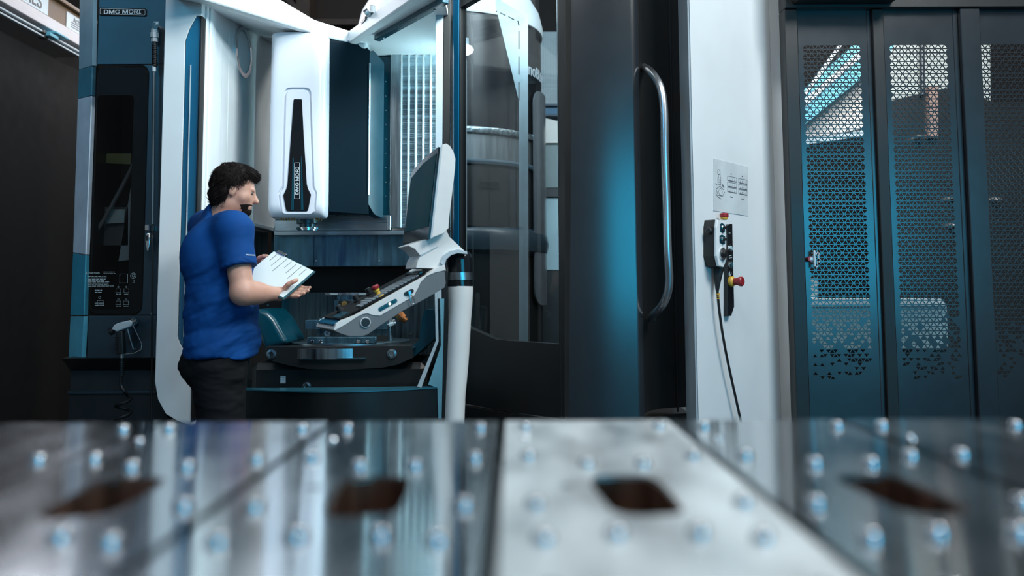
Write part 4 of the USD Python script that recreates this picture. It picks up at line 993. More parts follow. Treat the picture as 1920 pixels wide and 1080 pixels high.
# elbow and column
cc = lambda y: at(862.5 - (y - 540) * .033, y, 3.42)
px_m = 3.42 / 1600
def colz(y): return cc(y)
X_, Y_, _ = cc(540)
zc = lambda y: cc(y)[2]
ring_ = S.ex(S.pts([(829, 492), (835, 479), (847, 470), (862, 467), (879, 471), (880, 476), (862, 474), (849, 478), (840, 486), (836, 500)]), .16, -.02)
part(oc, 'elbow_ring', ring_, LIGHTGREY, 'silver ring round the elbow')
part(oc, 'elbow', lathe([X_, Y_, zc(512)], [X_, Y_, 9], [(.0515, 0), (.0515, zc(488) - zc(512)), (.049, zc(480) - zc(512)), (.040, zc(473) - zc(512)), (.02, zc(470) - zc(512))], 40), BLACKGLOSS, 'black domed elbow')
part(oc, 'elbow_band', lathe([X_, Y_, zc(525)], [X_, Y_, 9], [(.0525, 0), (.0525, zc(511) - zc(525))], 40), STEEL, 'silver band')
part(oc, 'elbow_neck', lathe([X_, Y_, zc(537)], [X_, Y_, 9], [(.050, 0), (.050, zc(525) - zc(537))], 40), BLACKGLOSS)
prof = []; path = []
for y, l, r in ((790, 834, 870.5), (740, 836, 872.5), (690, 838, 877.5), (640, 840, 881), (600, 841, 883), (570, 840.5, 885.5), (545, 839.5, 887), (536.5, 840, 887)):
    p_ = at((l + r) / 2, y, 3.42); path.append(p_); prof.append((r - l) / 2 * px_m)
foot = np.array([path[0][0] - .012, 3.42, .02])
part(oc, 'column', tube(np.vstack([[foot], (foot + path[0]) / 2, path]), [prof[0] * 1.3, prof[0] * 1.02] + prof, 40), WARMWHITE, 'white tapering column')
part(oc, 'foot_plate', lathe(foot - [0, 0, .02], foot + [0, 0, 1], [(.14, 0), (.14, .015), (.12, .02)], 40), LIGHTGREY)

# ------------------------------------------------------------------ workholding on the rotary table
fx = thing('workholding_fixture', 'steel clamping fixture bolted on the rotary table under the console desk', 'clamping fixture', [*tc, .954])
FX = Pl((0, 4.20)); F2 = Pl((0, 4.42))
part(fx, 'front_jaw', FX.exb(FX.pts([(576, 632.5), (704, 632.5), (704, 643), (576, 643)]) if False else [(FX.uv(576, 640)[0], .955), (FX.uv(704, 640)[0], .955), (FX.uv(704, 640)[0], FX.uv(640, 632)[1]), (FX.uv(576, 640)[0], FX.uv(640, 632)[1])], .05, 0, .002), TEALSTEEL, 'front clamping jaw')
for x in (585.5, 601.5, 672, 689):
    part(fx, 'jaw_bolt', bolt_head(FX.w(*FX.uv(x, 640.5), 0), FX.n, .009, .006), CHROME)
part(fx, 'support_block', F2.ex(F2.pts([(594, 616), (727, 616), (727, 632), (594, 632)]), .12, 0), DARKSTEEL)
part(fx, 'base_block', F2.ex([(F2.uv(590, 630)[0], .955), (F2.uv(727, 630)[0], .955), (F2.uv(727, 630)[0], F2.uv(600, 630)[1]), (F2.uv(590, 630)[0], F2.uv(600, 630)[1])], .14, .01), BLACK)
part(fx, 'rear_bar', F2.exb(F2.pts([(575, 600), (727, 600), (727, 616.5), (575, 616.5)]), .10, .03, .002), TEALSTEEL, 'rear steel bar')
q = F2.w(*F2.uv(614, 625), 0); part(fx, 'plug', lathe(q, q + F2.n, [(.016, 0), (.016, .008), (.009, .009), (.009, .003)]), STEEL)
for k in range(7):
    q = at(600 + 5.5 * k, 599.5, 4.43); part(fx, 'clamp_stud', cyl(q - [0, 0, .004], q + [0, 0, .008 + .004 * (k % 3)], .006), CHROME)
pb = thing('probe_bracket', 'steel bracket with a brass centred socket on the lower back wall', 'bracket', at(650, 570, 5.0))
PB = Pl((0, 4.98))
part(pb, 'top_rail', PB.exb(PB.pts([(611, 549), (691, 549), (691, 554), (611, 554)]), .05, .02, .002), STEEL)
part(pb, 'mount_plate', PB.exb(PB.pts([(633, 553), (667, 553), (667, 562), (633, 562)]), .03, .015, .002), TEALSTEEL)
part(pb, 'socket_plate', PB.exb(PB.pts([(628, 562), (662, 562), (662, 584), (628, 584)]), .03, .02, .002), TEALSTEEL)
part(pb, 'socket', PB.exb(PB.pts([(636, 563.5), (660, 563.5), (660, 577), (636, 577)]), .01, .026, .002), BLACK)
q = PB.w(*PB.uv(647.5, 570), .026); part(pb, 'brass_tip', lathe(q, q + PB.n, [(.016, 0), (.016, .006), (.010, .007), (.010, .004)]), BRASS, 'brass tip')
part(pb, 'lower_rod', cyl(PB.w(*PB.uv(648, 584), 0), PB.w(*PB.uv(648, 604), 0), .012), DARKSTEEL)
for x, y in ((627, 551), (682, 551)):
    part(pb, 'pad', PB.ex(PB.pts([(x - 7, y - 1), (x + 7, y - 1), (x + 7, y + 1.5), (x - 7, y + 1.5)]), .004, .024), PRINTWHITE)
nz = thing('coolant_valve', 'copper and chrome coolant valve on the table below the console desk', 'valve', at(745, 600, 4.6))
p0, p1 = at(728, 612, 4.6), at(742, 601, 4.5)
part(nz, 'chrome_body', cat([cyl(at(727, 606, 4.5), at(738, 603, 4.5), .022, n=6), cyl(at(738, 603, 4.5), at(742, 602, 4.5), .015), cyl(at(732, 612, 4.5), at(732, 640, 4.5), .012)]), CHROME)
part(nz, 'copper_union', cat([cyl(at(746, 586, 4.5), at(756, 597, 4.5), .026, n=6), cyl(at(755, 596, 4.5), at(762, 602, 4.5), .018)]), look('copper', (.45, .18, .07), .3, metal=1.0))
part(nz, 'hose', tube(smooth_path([at(748, 588, 4.5), at(735, 575, 4.55), at(720, 560, 4.7), at(712, 540, 4.9)]), .014), RUBBER)

# ------------------------------------------------------------------ the worker
class Field:
    """A distance field on a grid: round cones and ellipsoids joined smoothly, then turned into one surface."""
    def __init__(s, lo, hi, h):
        s.lo = np.array(lo, float); s.h = h
        s.n = np.ceil((np.array(hi, float) - s.lo) / h).astype(int) + 1
        s.d = np.full(s.n, 1.0, np.float32); s.sc = 1.0

    def _win(s, lo, hi):
        i0 = np.clip(np.floor((np.array(lo) - s.lo) / s.h).astype(int), 0, s.n - 1); i1 = np.clip(np.ceil((np.array(hi) - s.lo) / s.h).astype(int) + 1, 1, s.n)
        if (i1 <= i0).any():
            return None, None
        sl = tuple(slice(a, b) for a, b in zip(i0, i1))
        g = np.stack(np.meshgrid(*[s.lo[k] + s.h * np.arange(i0[k], i1[k]) for k in range(3)], indexing='ij'), -1).astype(np.float32)
        return sl, g

    def join(s, sl, d, k):
        o = s.d[sl]
        if k <= 0:
            s.d[sl] = np.minimum(o, d)
        else:
            hh = np.clip(.5 + .5 * (o - d) / k, 0, 1); s.d[sl] = o + (d - o) * hh - k * hh * (1 - hh)

    def cone(s, a, b, ra, rb=None, k=.02):
        a, b = np.array(a, float), np.array(b, float); rb = ra if rb is None else rb; ra, rb, k = ra * s.sc, rb * s.sc, k * s.sc; m = max(ra, rb) + k + .012
        sl, g = s._win(np.minimum(a, b) - m, np.maximum(a, b) + m)
        if sl is None:
            return
        ba = b - a; t = np.clip((g - a) @ ba / max(ba @ ba, 1e-9), 0, 1)
        s.join(sl, np.linalg.norm(g - a - t[..., None] * ba, axis=-1) - (ra + (rb - ra) * t), k)

    def ell(s, c, r, R=None, k=.02):
        R = np.eye(3) if R is None else R; r = tuple(x * s.sc for x in r); k *= s.sc; m = max(r) + k + .012
        sl, g = s._win(np.array(c) - m, np.array(c) + m)
        if sl is None:
            return
        q = (g - c) @ R.T / np.array(r); l = np.linalg.norm(q, axis=-1); l2 = np.linalg.norm(q / np.array(r), axis=-1)
        s.join(sl, l * (l - 1) / np.maximum(l2, 1e-6), k)

    def cut(s, fn):
        g = np.stack(np.meshgrid(*[s.lo[k] + s.h * np.arange(s.n[k]) for k in range(3)], indexing='ij'), -1)
        s.d = np.maximum(s.d, fn(g)).astype(np.float32)

    def mesh(s, smooth=4):
        d = s.d; n = d.shape; ins = d < 0
        cs = [ins[i:n[0] - 1 + i, j:n[1] - 1 + j, k:n[2] - 1 + k] for i in (0, 1) for j in (0, 1) for k in (0, 1)]
        cnt = sum(c.astype(np.int8) for c in cs); act = (cnt > 0) & (cnt < 8)
        idx = np.full(act.shape, -1, np.int64); cells = np.argwhere(act); idx[act] = np.arange(len(cells))
        acc = np.zeros((len(cells), 3)); num = np.zeros(len(cells))
        C = [(i, j, k) for i in (0, 1) for j in (0, 1) for k in (0, 1)]
        val = {c: d[cells[:, 0] + c[0], cells[:, 1] + c[1], cells[:, 2] + c[2]] for c in C}
        for c in C:
            for ax in range(3):
                if c[ax] == 0:
                    e = list(c); e[ax] = 1; e = tuple(e); a, b = val[c], val[e]; x = (a < 0) != (b < 0)
                    t = np.where(x, a / np.where(x, a - b, 1), 0); p = np.tile(np.array(c, float), (len(cells), 1)); p[:, ax] += t
                    acc[x] += p[x]; num[x] += 1
        V = s.lo + s.h * (cells + acc / num[:, None]); Fq = []
        for ax in range(3):
            u, v = (ax + 1) % 3, (ax + 2) % 3
            a = ins; sa = [slice(None)] * 3; sb = [slice(None)] * 3; sa[ax] = slice(0, -1); sb[ax] = slice(1, None)
            x = a[tuple(sa)] != a[tuple(sb)]; e = np.argwhere(x)
            e = e[(e[:, u] > 0) & (e[:, v] > 0) & (e[:, u] < n[u] - 1) & (e[:, v] < n[v] - 1)]
            def cell(du, dv):
                q = e.copy(); q[:, u] -= du; q[:, v] -= dv; return idx[q[:, 0], q[:, 1], q[:, 2]]
            quad = np.stack([cell(1, 1), cell(0, 1), cell(0, 0), cell(1, 0)], 1)
            fl = ~a[e[:, 0], e[:, 1], e[:, 2]]
            quad[fl] = quad[fl][:, ::-1]; Fq.append(quad)
        Fq = np.vstack(Fq); m_ = trimesh.Trimesh(V, np.vstack([Fq[:, [0, 1, 2]], Fq[:, [0, 2, 3]]]), process=False)
        if smooth:
            from scipy import sparse
            e = m_.edges_unique; N = len(V); A_ = sparse.coo_matrix((np.ones(len(e)), (e[:, 0], e[:, 1])), (N, N)).tocsr(); A_ = A_ + A_.T
            w = 1 / np.maximum(1, np.asarray(A_.sum(1)).ravel())[:, None]; V = np.array(m_.vertices)
            for it in range(2 * smooth):
                V = V + (.5 if it % 2 == 0 else -.52) * ((A_ @ V) * w - V)
            m_ = trimesh.Trimesh(V, m_.faces, process=False)
        if m_.volume < 0:
            m_.invert()
        return m_


wf, wr_ = np.array([.966, .26, 0]), np.array([.26, -.966, 0])      # facing, and the worker's right-hand side (towards the camera)
wk = thing('person', 'dark haired bearded worker in a blue T-shirt reading a clipboard before the machine', 'person', [*at(412, 655, 3.57)[:2], 0])
SKIN = look('skin', (0.56, 0.30, 0.22), 0.5, var=.08, scale=14, subsurface_weight=.15, subsurface_scale=.01)
HAIR = look('dark_brown_hair', (0.014, 0.009, 0.008), 0.7, spec=.15, var=.4, scale=120, stretch=(1, 1, .3))
SHIRT = look('blue_cotton', (0.0008, 0.050, 0.205), 0.8, var=.08, scale=8, spec=.2)
TROUSER = look('charcoal_work_trousers', (0.006, 0.006, 0.0075), 0.85, spec=.2, var=.15, scale=10)
hc_ = at(441, 358, 3.53)
hf = wf * math.cos(.22) + np.array([0, 0, -math.sin(.22)]); hu = np.cross(wr_, hf); hu /= np.linalg.norm(hu); hr_ = np.cross(hf, hu)
if hu[2] < 0:
    hu, hr_ = -hu, -hr_
HR = np.array([hf, hr_, hu])
HS = .83
def hp(f, r, u): return hc_ + (hf * f + hr_ * r + hu * u) * HS
pel, che = at(412, 655, 3.57), at(409, 455, 3.57)
che = np.array([pel[0] + (che[0] - pel[0]) * 1.0, che[1], che[2]])
RS, RE, RW = at(438, 433, 3.40), at(455, 549, 3.36), at(524, 551, 3.50)
LS, LE, LW_ = at(388, 428, 3.74), at(428, 545, 3.80), at(478, 497, 3.67)
neck0, neck1 = at(412, 412, 3.57), hp(-.015, 0, -.07)
def body_prims(f, o=0.0, k=.03):
    for sgn in (-1, 1):
        f.cone(che + wr_ * .085 * sgn + [0, 0, -.03], pel + wr_ * .075 * sgn + [0, 0, .17], .105 + o, .104 + o, k)
        f.cone(pel + wr_ * .075 * sgn + [0, 0, .17], pel + wr_ * .08 * sgn + [0, 0, .0], .104 + o, .112 + o, k)
    f.cone(che + wr_ * .10 - wf * .025 + [0, 0, -.07], che - wr_ * .10 - wf * .025 + [0, 0, -.07], .090 + o, None, k)
f = Field([-1.50, 3.15, -.03], [-.76, 4.0, 1.80], .0062)
body_prims(f)
f.cone(RS, LS, .060, None, .04); f.cone(neck0 - [0, 0, .03], neck1, .062, .054, .03)
f.cone(RS, RE, .056, .043, .03); f.cone(RE, RW, .044, .027, .015); f.cone(RE, RE + (RW - RE) * .4, .047, .044, .02)
f.cone(LS, LE, .056, .043, .03); f.cone(LE, LW_, .043, .027, .015)
hipR, hipL = pel + wr_ * .095 + [0, 0, -.03], pel - wr_ * .095 + [0, 0, -.03]
footR, footL = hipR * [1, 1, 0] + wf * .03 + [0, 0, .09], hipL * [1, 1, 0] - wf * .03 + [0, 0, .09]
for hip, ft in ((hipR, footR), (hipL, footL)):
    kn = (hip + ft) / 2 + wf * .02
    f.cone(hip, kn, .085, .055, .03); f.cone(kn, ft, .055, .038, .02); f.cone(ft, ft + wf * .13 - [0, 0, .055], .035, .03, .02)
# head
f.sc = HS
f.ell(hp(-.012, 0, .03), (.098, .077, .090), HR, .02); f.ell(hp(.025, 0, -.035), (.072, .060, .075), HR, .03); f.cone(hp(.068, 0, -.098), hp(.078, 0, -.088), .020, .020, .025)
f.cone(hp(.086, 0, .012), hp(.113, 0, -.030), .009, .013, .012); f.cone(hp(.09, .012, -.034), hp(.09, -.012, -.034), .008, .008, .008)
f.cone(hp(.088, .022, -.062), hp(.088, -.022, -.062), .007, .007, .010); f.cone(hp(.084, .02, -.072), hp(.084, -.02, -.072), .007, .007, .010)
f.cone(hp(.083, .034, .022), hp(.083, -.034, .022), .010, .010, .012)
for sg in (-1, 1):
    f.ell(hp(-.008, .078 * sg, -.008), (.020, .008, .032), HR, .006); f.cone(hp(.060, .042 * sg, -.02), hp(.045, .052 * sg, -.03), .012, .012, .03)
f.sc = 1.0
# hands: clipboard geometry first
cB, cC, cD = at(513, 470, 3.651), at(592, 509, 3.56), at(558, 537, 3.50)
e1 = (cC - cB); L1 = np.linalg.norm(e1); e1 /= L1
cn = np.cross(e1, cD - cC); cn /= np.linalg.norm(cn)
if cn[1] > 0:
    cn = -cn
e2 = np.cross(cn, e1); e2 *= np.sign(np.dot(e2, cD - cC)); L2 = .19
BM = np.eye(4); BM[:3, 0] = e1; BM[:3, 1] = -e2; BM[:3, 2] = np.cross(e1, -e2); BM[:3, 3] = cB + e2 * L2
def hand(f, wrist, palm_c, knuck, fdir, spread, up_, curl, thumb, lens=(.068, .076, .072, .058)):
    """palm, four unequal fingers with two bends each, and a thumb from the palm's side"""
    f.cone(wrist, palm_c, .026, .024, .012)
    for j, l in enumerate(lens):
        off = spread * (1.5 - j) * .0195
        k0 = knuck + off; f.cone(palm_c * .6 + wrist * .4 + off * .55, k0, .015, .0115, .010)
        d1 = fdir + up_ * curl[0]; d1 /= np.linalg.norm(d1); d2 = fdir + up_ * curl[1]; d2 /= np.linalg.norm(d2); d3 = fdir + up_ * curl[2]; d3 /= np.linalg.norm(d3)
        p1 = k0 + d1 * l * .45; p2 = p1 + d2 * l * .32; p3 = p2 + d3 * l * .23
        f.cone(k0, p1, .0100, .0090, .003); f.cone(p1, p2, .0090, .0082, .003); f.cone(p2, p3, .0082, .0072, .003)
    for a_, b_, r0, r1 in zip(thumb[:-1], thumb[1:], (.014, .0105, .0095), (.0105, .0095, .008)):
        f.cone(a_, b_, r0, r1, .005)
under = -cn if np.dot(cn, [0, -1, 1]) > 0 else cn          # below the board
# right hand under the lower right part of the board, thumb on top of the edge
kR = at(549, 545, 3.515); fd = e1 * .9 + np.array([.15, 0, .12]); fd /= np.linalg.norm(fd)
hand(f, RW, at(537, 549, 3.508), kR, fd, -e2, -under, (.0, .25, .6), [at(533, 543, 3.49), at(541, 533, 3.475), at(550, 528, 3.475), at(557, 525, 3.482)])
kL = at(491, 490, 3.675) + under * .02
hand(f, LW_, at(484, 495, 3.675), kL, e1, e2 * -1.0, -under, (.0, .1, .3), [at(482, 490, 3.655), at(487, 484, 3.64), at(494, 481, 3.63), at(501, 480, 3.625)])
bodym = f.mesh(3)
bd_ = part(wk, 'body', bodym, SKIN, smooth=True)
for sg in (-1, 1):
    part(bd_, 'eye', trimesh.creation.icosphere(2, .0078).apply_translation(hp(.0805, .031 * sg, .002)), look('eye_tone', (.10, .08, .07), .3))
# hair and beard
hs = .0045
f2 = Field(hc_ - .17, hc_ + .17, hs); f2.sc = HS
f2.ell(hp(-.016, 0, .036), (.106, .087, .098), HR, 0); f2.ell(hp(-.04, 0, -.02), (.075, .078, .085), HR, .02); f2.ell(hp(.030, 0, .098), (.057, .062, .024), HR, .03)
def hcut(g):
    q = (g - hc_) / HS; a, r, u = q @ hf, q @ hr_, q @ hu
    face = np.minimum(np.minimum(a - .005 - .9 * np.maximum(0, u - .02), .074 - u), .9)      # keep out of the face, below the fringe
    side = np.minimum(a + .03, .005 - u)
    nape = -.085 - u
    return np.maximum(np.maximum(face, side), nape)
f2.cut(hcut)
hm_ = f2.mesh(3)
nn = meshkit.fbm(hm_.vertices * [70, 70, 45], 3, 4)[:, None] - .5
hm_.vertices = hm_.vertices + hm_.vertex_normals * nn * .010
hn = part(wk, 'hair', hm_, HAIR, 'short dark brown hair', smooth=True)
rs = np.random.default_rng(5); sp, fi = trimesh.sample.sample_surface(hm_, 5200, seed=5); sn = hm_.face_normals[fi]
wt = np.clip(((sp - hc_) @ hf + .05) / .10, 0, 1)[:, None]
g_ = (-hf * .55 - hu * .55) * (1 - wt) + (hf * .6 - hu * .35 - hr_ * .3) * wt + rs.normal(0, .18, sp.shape)
g_ = g_ - sn * (g_ * sn).sum(1)[:, None]; g_ /= np.linalg.norm(g_, axis=1)[:, None]
cvp = np.stack([sp - sn * .002, sp + g_ * .008 + sn * .003, sp + g_ * .017 + sn * .0035, sp + g_ * .026 + sn * .0005], 1) - wk.loc
hcv = UsdGeom.BasisCurves.Define(stage, hn.path + '/hair_strands'); hcv.CreateTypeAttr('linear')
hcv.CreatePointsAttr(Vt.Vec3fArray.FromNumpy(cvp.reshape(-1, 3).astype(np.float32))); hcv.CreateCurveVertexCountsAttr(Vt.IntArray.FromNumpy(np.full(len(sp), 4, np.int32)))
hcv.CreateWidthsAttr(Vt.FloatArray([.0011])); hcv.SetWidthsInterpolation('constant')
UsdShade.MaterialBindingAPI.Apply(hcv.GetPrim()).Bind(HAIR); cd(hcv.GetPrim(), kind='stuff')
f2 = Field(hc_ - .17, hc_ + .17, .0035); f2.sc = HS
f2.ell(hp(.025, 0, -.035), (.0745, .0625, .0775), HR, 0); f2.cone(hp(.070, 0, -.100), hp(.080, 0, -.090),   .0220, .0220, .025); f2.cone(hp(.0885, .02, -.054), hp(.0885, -.02, -.054), .007, .007, .006)
def bcut(g):
    q = (g - hc_) / HS; a, r, u = q @ hf, q @ hr_, q @ hu
    mouth = .009 - np.sqrt(np.maximum(0, (a - .100) ** 2 + (u + .066) ** 2))
    jaw = u + .050 + np.clip((.085 - a) / .085, 0, 1.2) * .022          # the upper edge of the beard falls towards the neck
    return np.maximum.reduce([jaw, .012 - a, mouth])
f2.cut(bcut)
bm_ = f2.mesh(2); bm_.vertices = bm_.vertices + bm_.vertex_normals * (meshkit.fbm(bm_.vertices * 160, 2, 5)[:, None] - .5) * .003
part(wk, 'beard', bm_, HAIR, 'short dark beard', smooth=True)
# T-shirt
f3 = Field([-1.50, 3.12, .90], [-.80, 3.98, 1.60], .0062)
body_prims(f3, .022, .035)
f3.cone(RS + [0, 0, .004], LS + [0, 0, .004], .075, None, .04); f3.cone(neck0 - [0, 0, .015], RS, .066, .064, .03); f3.cone(neck0 - [0, 0, .015], LS, .066, .064, .03); f3.cone(neck0 - [0, 0, .05], neck0 + (neck1 - neck0) * .25, .085, .068, .03)
f3.cone(che + wf * .03 + [0, 0, -.10], pel + wf * .035 + [0, 0, .02], .12, .125, .04)
sR, sL = RS + (RE - RS) * .60, LS + (LE - LS) * .60
dR, dL = (RE - RS) / np.linalg.norm(RE - RS), (LE - LS) / np.linalg.norm(LE - LS)
nk = (neck1 - neck0) / np.linalg.norm(neck1 - neck0); np_ = neck0 + nk * .03 + [0, 0, .004]
def scut(g):
    hem = .945 + .006 * np.sin(g[..., 0] * 25) - g[..., 2]
    q = g - np_; ra = np.linalg.norm(q - (q @ nk)[..., None] * nk, axis=-1)
    return np.maximum(hem, np.where(ra < .115, q @ (nk + wf * .30) / 1.05, -1))
f3.cut(scut)
for A_, B_, s_, d_ in ((RS, RE, sR, dR), (LS, LE, sL, dL)):
    fs = Field([-1.50, 3.12, .90], [-.80, 3.98, 1.60], .0062)
    fs.cone(A_ + [0, 0, .0], A_ + (B_ - A_) * .75, .068, .072, .0); fs.cut(lambda g: (g - s_) @ d_)
    o_, d2_ = f3.d, fs.d; hh = np.clip(.5 + .5 * (o_ - d2_) / .03, 0, 1); f3.d = (o_ + (d2_ - o_) * hh - .03 * hh * (1 - hh)).astype(np.float32)
sm_ = f3.mesh(3); v = sm_.vertices
w1 = meshkit.fbm(np.c_[(v[:, 0] + v[:, 2] * .7) * 9, v[:, 1] * 5, (v[:, 2] - v[:, 0] * .6) * 22], 3, 1) - .5
w2 = meshkit.fbm(v * [16, 16, 9], 3, 2) - .5
fold = np.clip((1.42 - v[:, 2]) / .2, .25, 1)
sm_.vertices = v + sm_.vertex_normals * ((w1 * .026 + w2 * .010) * fold)[:, None]
part(wk, 't_shirt', sm_, SHIRT, 'blue short sleeved T-shirt', smooth=True)
fc = at(463, 478, 3.30)
part(wk, 'sleeve_print', tube([at(461, 477.5, 3.315), at(470, 478.5, 3.318), at(478, 479, 3.325)], .0025, 6), PRINTWHITE)
# trousers, belt, shoes
f4 = Field([-1.50, 3.2, .02], [-.9, 3.98, 1.02], .0068)
for sgn in (-1, 1):
    f4.cone(pel + wr_ * .08 * sgn + [0, 0, .03], pel + wr_ * .085 * sgn - [0, 0, .05], .118, .112, .03)
f4.ell(pel - wf * .05 - [0, 0, .06], (.10, .15, .10), None, .04)
for hip, ft in ((hipR, footR), (hipL, footL)):
    kn = (hip + ft) / 2 + wf * .02
    f4.cone(hip - [0, 0, .03], kn, .108, .082, .03); f4.cone(kn, ft + [0, 0, .0], .082, .075, .02)
f4.cut(lambda g: np.maximum(g[..., 2] - .985, .06 - g[..., 2]))
tm_ = f4.mesh(3); v = tm_.vertices
tm_.vertices = v + tm_.vertex_normals * ((meshkit.fbm(v * [10, 10, 22], 3, 7) - .5) * .018)[:, None]
tr = part(wk, 'trousers', tm_, TROUSER, 'dark work trousers', smooth=True)
q = at(375.5, 692, 3.47)
part(tr, 'pocket_button', lathe(q, q + [0, -1, 0], [(.013, -.03), (.013, .012), (.008, .013), (.008, .009)]), look('button_brown', (.05, .04, .04), .4))
for ft in (footR, footL):
    f5 = Field(ft - .2, ft + .25, .007)
    f5.cone(ft - [0, 0, .045] - wf * .03, ft - [0, 0, .048] + wf * .15, .043, .038, .02); f5.cone(ft, ft - [0, 0, .04], .05, .045, .03); f5.cut(lambda g: .002 - g[..., 2])
    part(wk, 'shoe', f5.mesh(2), RUBBER, smooth=True)

# clipboard in the worker's hands
cb_ = thing('clipboard', 'white clipboard with ruled paper held in both hands by the worker', 'clipboard', cB)
def BMx(mesh):
    mesh = mesh.copy(); mesh.apply_transform(BM); return mesh
sg = 1.0 if np.dot(BM[:3, 2], cn) > 0 else -1.0
def bl(x0, x1, y0, y1, h0, h1, b=0.0): return BMx(bx(x0, x1, y0, y1, *sorted((sg * h0, sg * h1)), b))
part(cb_, 'board', bl(0, L1, 0, L2, -.004, 0, .001), look('board_teal_dark', (.01, .07, .09), .4), 'dark backing board')
part(cb_, 'paper', bl(.006, L1 - .008, .006, L2 - .004, 0, .0025, .0005), PAPER, 'white paper')
part(cb_, 'printed_lines', cat([bl(.03 + .028 * k, .033 + .028 * k, L2 - .055 - .02 * (k % 3), L2 - .012, .0025, .0029) for k in range(7)]), INK)
part(cb_, 'clip', cat([bl(.02, .07, L2 - .006, L2 + .010, -.006, .008, .002)]), CHROME)

def ground(name, col, rough, aniso):
    """Surface-ground steel: the fine grinding marks run across the plates, so reflections smear towards the viewer."""
    return usdkit.material(stage, '/World/Looks/' + name, {
        'g': ('geometry', {}), 'mp': ('mapping', {'scale': (3, 1.2, 1)}), 'n': ('noise_texture', {'scale': 5.0, 'detail': 3.0}),
        'r': ('rgb_ramp', {'ramp': [(.3, tuple(c * .9 for c in col)), (.7, tuple(min(1, c * 1.08) for c in col))]}),
        'rr': ('map_range', {'from_min': .3, 'from_max': .7, 'to_min': rough * .8, 'to_max': rough * 1.2}),
        't': ('combine_xyz', {'x': 0.0, 'y': 1.0, 'z': 0.0}),
        'p': ('principled_bsdf', {'metallic': 1.0, 'anisotropic': aniso})},
        [('g.position', 'mp.vector'), ('mp.vector', 'n.vector'), ('n.fac', 'r.fac'), ('r.color', 'p.base_color'), ('n.fac', 'rr.value'), ('rr.result', 'p.roughness'), ('t.vector', 'p.tangent')], surface='p.BSDF')


# ------------------------------------------------------------------ steel fixture plates on the bench in the foreground
BZ = 1.03
bp_ = lambda x, y: at_z(x, y, BZ)[:2]
far_y = bp_(940, 789)[1]
xa, xb_, xc_ = bp_(616, 797)[0], bp_(941, 797)[0], bp_(1268, 797)[0]
pitch = (xc_ - xa) / 2; gap = .009; T0 = .055
bolts = [(985, 798, 1), (1235, 797, 1), (985, 823, 0), (990, 853, 1), (1298, 853, 1), (1100, 868, 1), (1205, 868, 1), (1003, 944, 1), (1393, 941, 1), (1155, 1000, 1), (1310, 998, 1)]
bolts = [(*(np.array(bp_(x, y + (5 if k else 1))) - [xb_, 0]), k) for x, y, k in bolts]
front_bolts = [(.035, far_y - .55, 1), (.185, far_y - .55, 1), (.035, far_y - .66, 1), (.185, far_y - .66, 1)]
holep = [np.array(bp_(x, y)) - [xb_, 0] for x, y in ((1112, 893), (1150, 890.5), (1205, 891), (1222, 895), (1240, 906), (1262, 928), (1281, 951), (1279, 959), (1265, 964), (1215, 968), (1172, 966), (1145, 956), (1120, 925), (1106, 904))]
hole_ = rnd(Polygon(holep), .006)
dots = [tuple(np.array(bp_(1062, 911)) - [xb_, 0])]
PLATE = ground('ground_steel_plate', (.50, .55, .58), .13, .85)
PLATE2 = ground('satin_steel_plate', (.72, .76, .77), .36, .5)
BORE = look('bronze_bore', (.36, .21, .15), .20, metal=.85, var=.75, scale=55, stretch=(1, 1, .05))
BOLT = look('bolt_steel', (.62, .64, .66), .16, metal=1.0, var=.08)
names = {-4: 'far left', -3: 'third plate left of the centre seam', -2: 'second plate left of the centre seam', -1: 'first plate left of the centre seam', 0: 'first plate right of the centre seam', 1: 'second plate right of the centre seam', 2: 'third plate right of the centre seam', 3: 'fourth plate right of the centre seam'}
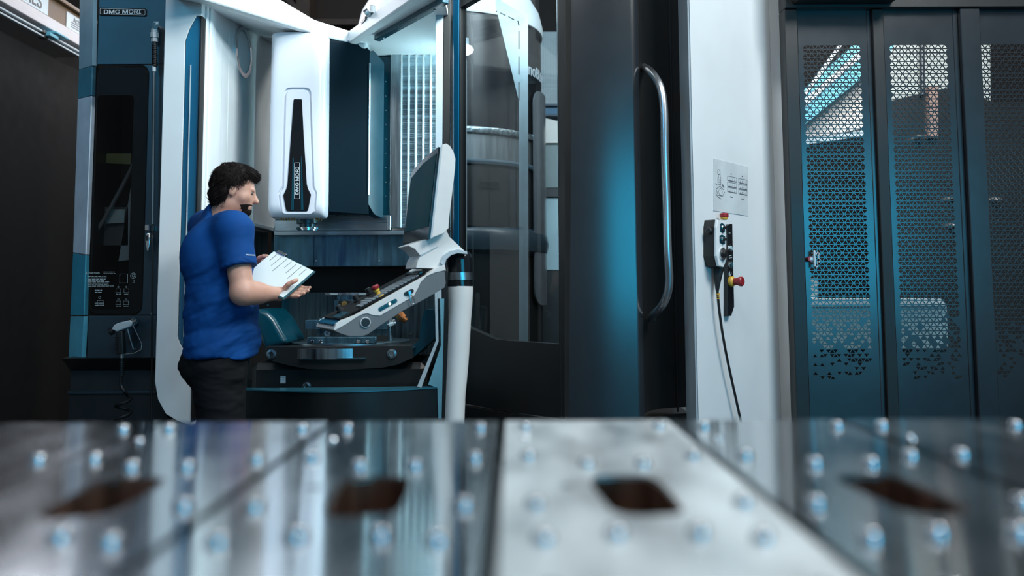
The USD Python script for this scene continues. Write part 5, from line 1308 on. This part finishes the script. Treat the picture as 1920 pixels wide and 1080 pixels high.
lab = {-3: 'blurred steel fixture plate, third left of the centre seam', -2: 'polished steel fixture plate with skewed hole, second left of the centre seam', -1: 'teal reflecting steel fixture plate, first left of the centre seam', 0: 'bright satin steel fixture plate, first right of the centre seam', 1: 'dark reflecting steel fixture plate, second right of the centre seam', 2: 'dark steel fixture plate at the right edge, third right of the centre seam'}
near_y = .22
for i in range(-3, 3):
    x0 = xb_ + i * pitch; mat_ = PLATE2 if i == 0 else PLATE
    fp = thing('fixture_plate', lab[i], 'steel plate', (x0, near_y, BZ - T0), 'fixture plates side by side on the bench')
    pg = sbox(gap / 2, near_y, pitch - gap / 2, far_y)
    for (x, y) in dots:
        pg = pg.difference(Point(x, y).buffer(.006))
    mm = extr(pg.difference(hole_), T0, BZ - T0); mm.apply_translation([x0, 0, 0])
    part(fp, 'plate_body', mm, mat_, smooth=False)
    ln_ = extr(hole_.buffer(.0).difference(hole_.buffer(-.0012)), T0 - .003, BZ - T0); ln_.apply_translation([x0, 0, 0])
    part(fp, 'bore_liner', ln_, BORE, 'bronze lined opening', smooth=40)
    for (x, y, big) in bolts + front_bolts:
        q = np.array([x0 + x, y, BZ]); r = .0078 if big else .005
        part(fp, 'bolt', lathe(q - [0, 0, .01], q + [0, 0, 1], [(r, 0), (r, .0115), (r * .96, .0135), (r * .84, .0158), (r * .62, .0170), (r * .45, .0172), (r * .43, .0125)], 20) if big else lathe(q - [0, 0, .01], q + [0, 0, 1], [(r, 0), (r, .0115), (r * .8, .0128), (r * .4, .0134)], 16), BOLT)
wb = thing('work_bench', 'dark steel bench frame under the fixture plates', 'bench', (xb_, .7, 0))
part(wb, 'bench_top', bx(xb_ - 3 * pitch, xb_ + 3 * pitch, near_y, far_y, BZ - T0 - .05, BZ - T0 - .0005, .004), BLACK)
for sx in (-1, 1):
    for yy in (near_y + .08, far_y - .10):
        part(wb, 'bench_leg', bx(xb_ + sx * .58 - .04, xb_ + sx * .58 + .04, yy - .04, yy + .04, 0, BZ - T0 - .05, .004), BLACK)
